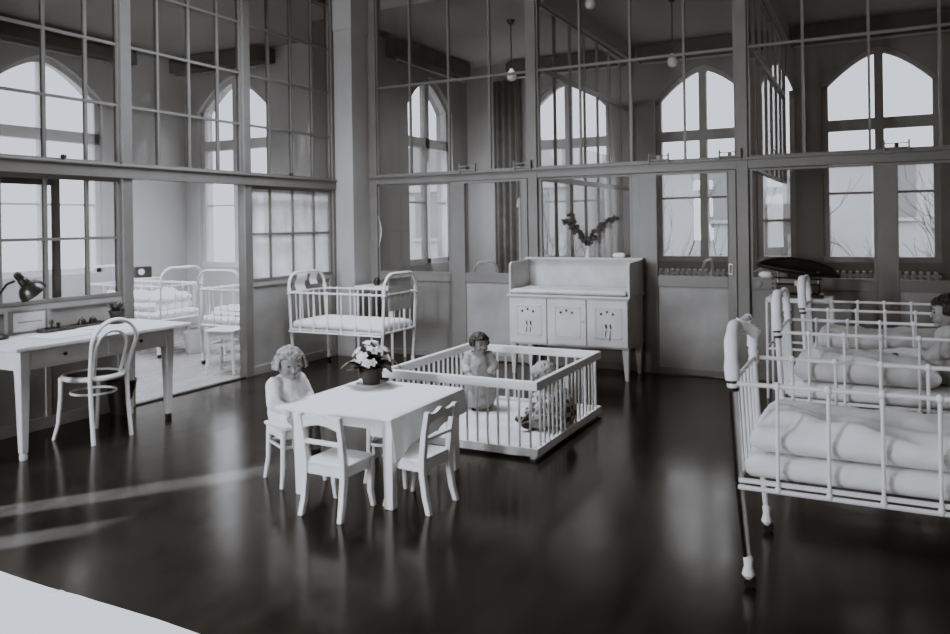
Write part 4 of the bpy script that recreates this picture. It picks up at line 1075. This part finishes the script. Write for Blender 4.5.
    for sx in (-1, 1):
        mb = MB(); mb.ball(hp(sx*.029, .076, .0), (.0085, .005, .0058), 10, Rm); mb.build('eye', M['eye'], t)
        mb = MB(); mb.capsule(hp(sx*.018, .083, .019), .0028, hp(sx*.042, .073, .020), .0022, 8); mb.build('eyebrow', hair, t)
    mb = MB(); mb.ball(hp(0, .0815, -.0515), (.017, .005, .0055), 10, Rm); mb.build('lips', M['lips'], t)
    for side in ('l', 'r'):
        F, T, K = V['an_'+side], V['to_'+side], V['kn_'+side]
        d = (T-F); d.normalize(); mb = MB(); mb.capsule(F+Vector((0, 0, -.004)), .028, T+d*.008, .024); mb.capsule(F, .029, F.lerp(K, .12), .029); mb.build('shoe', M['shoe'], t)
        if socks:
            mb = MB(); mb.capsule(F.lerp(K, .10), .0275, F.lerp(K, .42), .0395, 14); mb.build('stocking', M['sock'], t)
    return t

# 1. child on the stool at the table
J = dict(hip=(0, -.02, .415), chest=(0, -.015, .535), neck=(0, -.005, .602), head=(0, .02, .695),
 sh_l=(-.088, -.01, .572), sh_r=(.088, -.01, .572), el_l=(-.125, .02, .475), el_r=(.125, .03, .475), wr_l=(-.07, .10, .425), wr_r=(.085, .115, .44), hd_l=(-.04, .15, .42), hd_r=(.06, .16, .435),
 hp_l=(-.05, .0, .40), hp_r=(.05, .0, .40), kn_l=(-.06, .155, .385), kn_r=(.06, .155, .385), an_l=(-.06, .175, .165), an_r=(.055, .165, .16), to_l=(-.065, .235, .145), to_r=(.06, .225, .14))
child('fair-haired small child in a white pinafore sitting on a low stool at the table', (-3.12, 3.61, 0), R(-100), J, (R(-22), R(-8)), M['hair_fair'], M['dress'], 'bob', .8, skirt=[((0, -.01, .46), .108), ((0, -.005, .405), .118), ((0, .06, .395), .112), ((0, .12, .385), .088)], collar=M['sock'])
# 2. child standing at the back left of the playpen
J = dict(hip=(0, 0, .30), chest=(0, .0, .43), neck=(0, .005, .505), head=(0, .02, .595),
 sh_l=(-.088, 0, .475), sh_r=(.088, 0, .475), el_l=(-.125, .03, .385), el_r=(.13, .02, .385), wr_l=(-.10, .12, .36), wr_r=(.115, .11, .345), hd_l=(-.085, .17, .36), hd_r=(.10, .16, .335),
 hp_l=(-.048, 0, .275), hp_r=(.048, 0, .275), kn_l=(-.052, .02, .16), kn_r=(.052, .02, .16), an_l=(-.052, 0, .032), an_r=(.052, 0, .032), to_l=(-.058, .055, .022), to_r=(.058, .055, .022))
child('dark-haired toddler in a pale smock standing at the back of the playpen', (-2.755, 5.43, .058), R(-150), J, (R(25), R(-5)), M['hair_dark'], M['smock'], 'short', .8, skirt=[((0, 0, .34), .112), ((0, 0, .20), .140), ((0, 0, .13), .15)]).scale = (.87, .87, .87)
# 3. child crouching on the mat in a checked dress
J = dict(hip=(0, 0, .10), chest=(0, .055, .225), neck=(0, .085, .29), head=(0, .13, .365),
 sh_l=(-.088, .075, .262), sh_r=(.088, .075, .262), el_l=(-.125, .14, .175), el_r=(.12, .145, .175), wr_l=(-.085, .225, .085), wr_r=(.06, .235, .085), hd_l=(-.07, .27, .05), hd_r=(.05, .28, .05),
 hp_l=(-.05, .02, .085), hp_r=(.05, .02, .085), kn_l=(-.135, .145, .075), kn_r=(.135, .145, .075), an_l=(-.07, .235, .032), an_r=(.07, .24, .032), to_l=(-.085, .29, .045), to_r=(.085, .295, .045))
child('small child in a checked dress sitting and bending forward inside the playpen', (-1.985, 5.20, .058), R(128), J, (R(5), R(-30)), M['hair_fair'], M['check'], 'short', .8, skirt=[((0, .03, .15), .118), ((0, .04, .11), .14), ((.06, .11, .10), .085), ((-.06, .11, .10), .085)])
# 4. child sitting in the middle cot
J = dict(hip=(0, 0, .10), chest=(0, .01, .235), neck=(0, .015, .305), head=(0, .035, .395),
 sh_l=(-.088, .0, .275), sh_r=(.088, .0, .275), el_l=(-.125, .03, .18), el_r=(.125, .03, .18), wr_l=(-.07, .13, .13), wr_r=(.07, .13, .13), hd_l=(-.05, .17, .12), hd_r=(.05, .17, .12),
 hp_l=(-.05, .02, .075), hp_r=(.05, .02, .075), kn_l=(-.08, .17, .085), kn_r=(.08, .17, .085), an_l=(-.06, .30, .04), an_r=(.06, .30, .04), to_l=(-.065, .33, .085), to_r=(.065, .33, .085))
child('dark-haired child in a pale smock sitting in the middle cot of the right row', (.42, 5.24, .565), R(75), J, (R(20), R(-5)), M['hair_dark'], M['smock'], 'short', .8, skirt=[((0, .01, .14), .115), ((0, .04, .09), .13)])

# ------------------------------------------------------------------ outside
mb = MB(); mb.box(-90, 90, -60, 100, -7.1, -7); struct('ground', mb, M['ground'], smooth=False)
def building(name, x0, x1, y, z0, z1, m, label, rows, cols, ww, wh, roof=None):
    t = thing(name, label, 'building', ((x0+x1)/2, y, z0)); W = x1-x0; H = z1-z0
    mb = MB(); mb.box(-W/2, W/2, 0, 8, 0, H); mb.box(-W/2-.2, W/2+.2, -.25, 0, H-.35, H); mb.build('wall', m, t, smooth=False)
    for r in range(rows):
        for c in range(cols):
            x = -W/2+W*(c+.5)/cols; z = H*(r+.35)/rows
            mb = MB(); mb.box(x-ww/2, x+ww/2, -.05, .05, z, z+wh); w = mb.build('window', M['facade_win'], t, smooth=False)
            mb = MB(); mb.box(x-ww/2-.1, x+ww/2+.1, -.16, -.05, z-.12, z); mb.build('sill', m, w, smooth=False)
    if roof:
        mb = MB(); mb.prism([(-W/2, H), (W/2, H), (W/2-1, H+roof), (-W/2+1, H+roof)], lambda u, v, d: (u, 8*d, v)); mb.build('roof', M['roof'], t, smooth=False)
building('apartment_house', -9.5, 14, 30, -7, 3.9, M['facade'], 'pale plastered house across the yard with rows of windows', 3, 8, 1.1, 1.9)
building('yard_building', -22, -10, 27, -7, 3.2, M['facade'], 'pale lower house across the yard seen behind the cabinet', 3, 5, 1.0, 1.7, 1.5)
building('gatehouse', -2.95, -1.2, 20, -7, 1.9, M['facade_dark'], 'narrow grey outbuilding seen behind the weighing tray', 3, 2, .35, 1.2)
building('street_house', -42, -34, 6, -7, 2.0, M['facade'], 'pale house far beyond the left ward windows', 2, 3, 1.0, 1.6)
def tree(x, y, h, label, seed):
    r_ = random.Random(seed); t = thing('bare_tree', label, 'tree', (x, y, -7))
    mb = MB(); tr = [(0, 0, 0), (.1, 0, h*.35), (.0, .1, h*.62)]; mb.tube(tr, [.22, .16, .12], 8); mb.build('trunk', M['bark'], t)
    mb = MB()
    def br(p, d, L, r, n):
        pts = [p]; q = p.copy(); dd = d.copy()
        for k in range(4):
            dd = (dd+Vector((r_.uniform(-.25, .25), r_.uniform(-.2, .2), r_.uniform(-.05, .18)))).normalized(); q = q+dd*L/4; pts.append(q.copy())
        mb.tube(pts, [r*(1-.15*k) for k in range(5)], 6)
        if n:
            for k in range(3):
                b = pts[r_.choice((1, 2, 3, 4))]; nd = (dd+Vector((r_.uniform(-1, 1), r_.uniform(-.6, .6), r_.uniform(-.1, .7)))).normalized(); br(b, nd, L*.62, r*.55, n-1)
    for k in range(7):
        a = r_.uniform(0, 2*PI); z0 = r_.uniform(.45, .62); br(Vector((.03, .05, h*z0)), Vector((math.cos(a)*.6, math.sin(a)*.4, .8)).normalized(), h*.27, .045, 3)
    mb.build('branches', M['bark'], t)
tree(-4.2, 17.5, 9.3, 'bare tree in the yard behind the sliding door beside the cabinet', 3)
tree(-.4, 14.5, 9.1, 'bare tree in the yard behind the stile above the right cots', 8)
tree(3.4, 21, 9.4, 'bare tree in the yard at the far right window', 12)
tree(-9, 22, 9.5, 'bare tree in the yard behind the vase of twigs', 21)

# ------------------------------------------------------------------ light
w = bpy.data.worlds.new('overcast_sky'); scn.world = w; w.use_nodes = True
nt = w.node_tree; bg = nt.nodes['Background']
tcw = nt.nodes.new('ShaderNodeTexCoord'); sp = nt.nodes.new('ShaderNodeSeparateXYZ'); nt.links.new(tcw.outputs['Generated'], sp.inputs[0])
rp = nt.nodes.new('ShaderNodeValToRGB'); nt.links.new(sp.outputs['Z'], rp.inputs[0])
rp.color_ramp.elements[0].color = (.9, .9, .9, 1); rp.color_ramp.elements[1].color = (1, 1, 1, 1)
nt.links.new(rp.outputs[0], bg.inputs['Color']); bg.inputs['Strength'].default_value = 3.2
def area(name, loc, rot, sx, sy, power=0, portal=False, spread=180):
    l = bpy.data.lights.new(name, 'AREA'); l.shape = 'RECTANGLE'; l.size = sx; l.size_y = sy; l.energy = power; l.spread = R(spread)
    if portal: l.cycles.is_portal = True
    o = bpy.data.objects.new(name, l); COL.objects.link(o); o.location = loc; o.rotation_euler = rot; return o
for c, h in WINS_B: area('sky_portal', (c, YX+.36, 2.35), (R(-90), 0, 0), 1.5, 3.0, portal=True)
area('sky_portal', (SIDE_C, YX+.36, 2.35), (R(-90), 0, 0), .6, 3.0, portal=True)
area('sky_portal', (-5.95-.34, 10.22, 2.35), (R(90), 0, R(-90)), 1.5, 3.0, portal=True)
for y in (6.35, 3.7): area('sky_portal', (XW-.34, y, 2.35), (R(90), 0, R(-90)), 1.8, 3.0, portal=True)
area('sky_portal', (-8.42, YW+.34, 2.35), (R(-90), 0, 0), 1.6, 3.0, portal=True)
for y0, y1, z0, z1 in OP: area('sky_portal', (XL-.22, (y0+y1)/2, (z0+z1)/2), (R(90), 0, R(-90)), .3, .7, portal=True)
# window light from the tall windows behind the photographer
for x, w_, p in ((-4.97, .60, 345), (-2.74, .46, 75), (.23, .46, 14)):
    area('window_light', (x, -3.36, 1.75), (R(90), 0, 0), w_, 2.2, p)
# fill added under the left ward's ceiling: it is the brightest room
area('ward_fill', (-7.5, 5.9, HR-.03), (0, 0, 0), 2.0, 2.6, 130, spread=100)
area('back_room_fill', (-4.5, 9.5, HR-.03), (0, 0, 0), 1.4, 2.0, 25, spread=120)  # added fill, lifts the back room beside the pier
area('side_window_fill', (-5.86, 10.1, 1.7), (R(90), 0, R(-30)), 1.1, 1.5, 34)  # extra unseen fill inside the side window, brightens the far wall
area('room_fill', (-4.1, 5.0, HC-.03), (0, 0, 0), 1.8, 2.0, 125, spread=115)  # added ceiling fill for the left corner, no such lamp hangs there
area('room_fill', (-1.3, .2, HC-.03), (0, 0, 0), 1.4, 1.4, 60, spread=80)  # second added fill, brightens the foreground cot and the near floor
# low sunlight through the two narrow openings of the left wall
sl = bpy.data.lights.new('low_sun', 'SPOT'); sl.energy = 230000; sl.spot_size = R(9); sl.spot_blend = .1; sl.shadow_soft_size = .10
so = bpy.data.objects.new('low_sun', sl); COL.objects.link(so)
so.location = Vector((-5.63, .28, 1.0)) - Vector((.6, .8, -.36))*12
so.rotation_euler = Vector((.6, .8, -.36)).to_track_quat('-Z', 'Y').to_euler()

# ------------------------------------------------------------------ camera
F, HOR, YAW, ROLL = 775.5, 225.04, R(27.193), R(.856)
cd = bpy.data.cameras.new('camera'); cam = bpy.data.objects.new('camera', cd); COL.objects.link(cam)
cd.sensor_fit = 'HORIZONTAL'; cd.sensor_width = 36; cd.lens = F/950*36
S = 317-HOR
cd.shift_x = math.sin(ROLL)*S/950; cd.shift_y = -math.cos(ROLL)*S/950
cam.matrix_world = Matrix.Translation((0, 0, 1.5)) @ Matrix.Rotation(YAW, 4, 'Z') @ Matrix.Rotation(PI/2, 4, 'X') @ Matrix.Rotation(-ROLL, 4, 'Z')
cd.clip_start = .02; cd.clip_end = 300
scn.camera = cam

# ------------------------------------------------------------------ print tone: black-and-white paper under a cool light
scn.cycles.filter_width = 1.9
scn.cycles.transparent_max_bounces = 40
scn.cycles.max_bounces = 10; scn.cycles.diffuse_bounces = 5; scn.cycles.glossy_bounces = 4
scn.cycles.sample_clamp_indirect = 6
vs = scn.view_settings
vs.view_transform = 'AgX'; vs.look = 'AgX - Medium High Contrast'; vs.exposure = 0.0
vs.use_curve_mapping = True
cm = vs.curve_mapping; cm.extend = 'HORIZONTAL'
for i, pl in enumerate((((0, 0), (.05, .0535), (.4, .385), (1, .79)), ((0, 0), (.05, .050), (.4, .398), (1, .83)), ((0, 0), (.05, .0465), (.4, .43), (1, .94)))):
    c = cm.curves[i]
    c.points[0].location = pl[0]; c.points[1].location = pl[3]
    for p in pl[1:3]: c.points.new(*p)
cm.update()
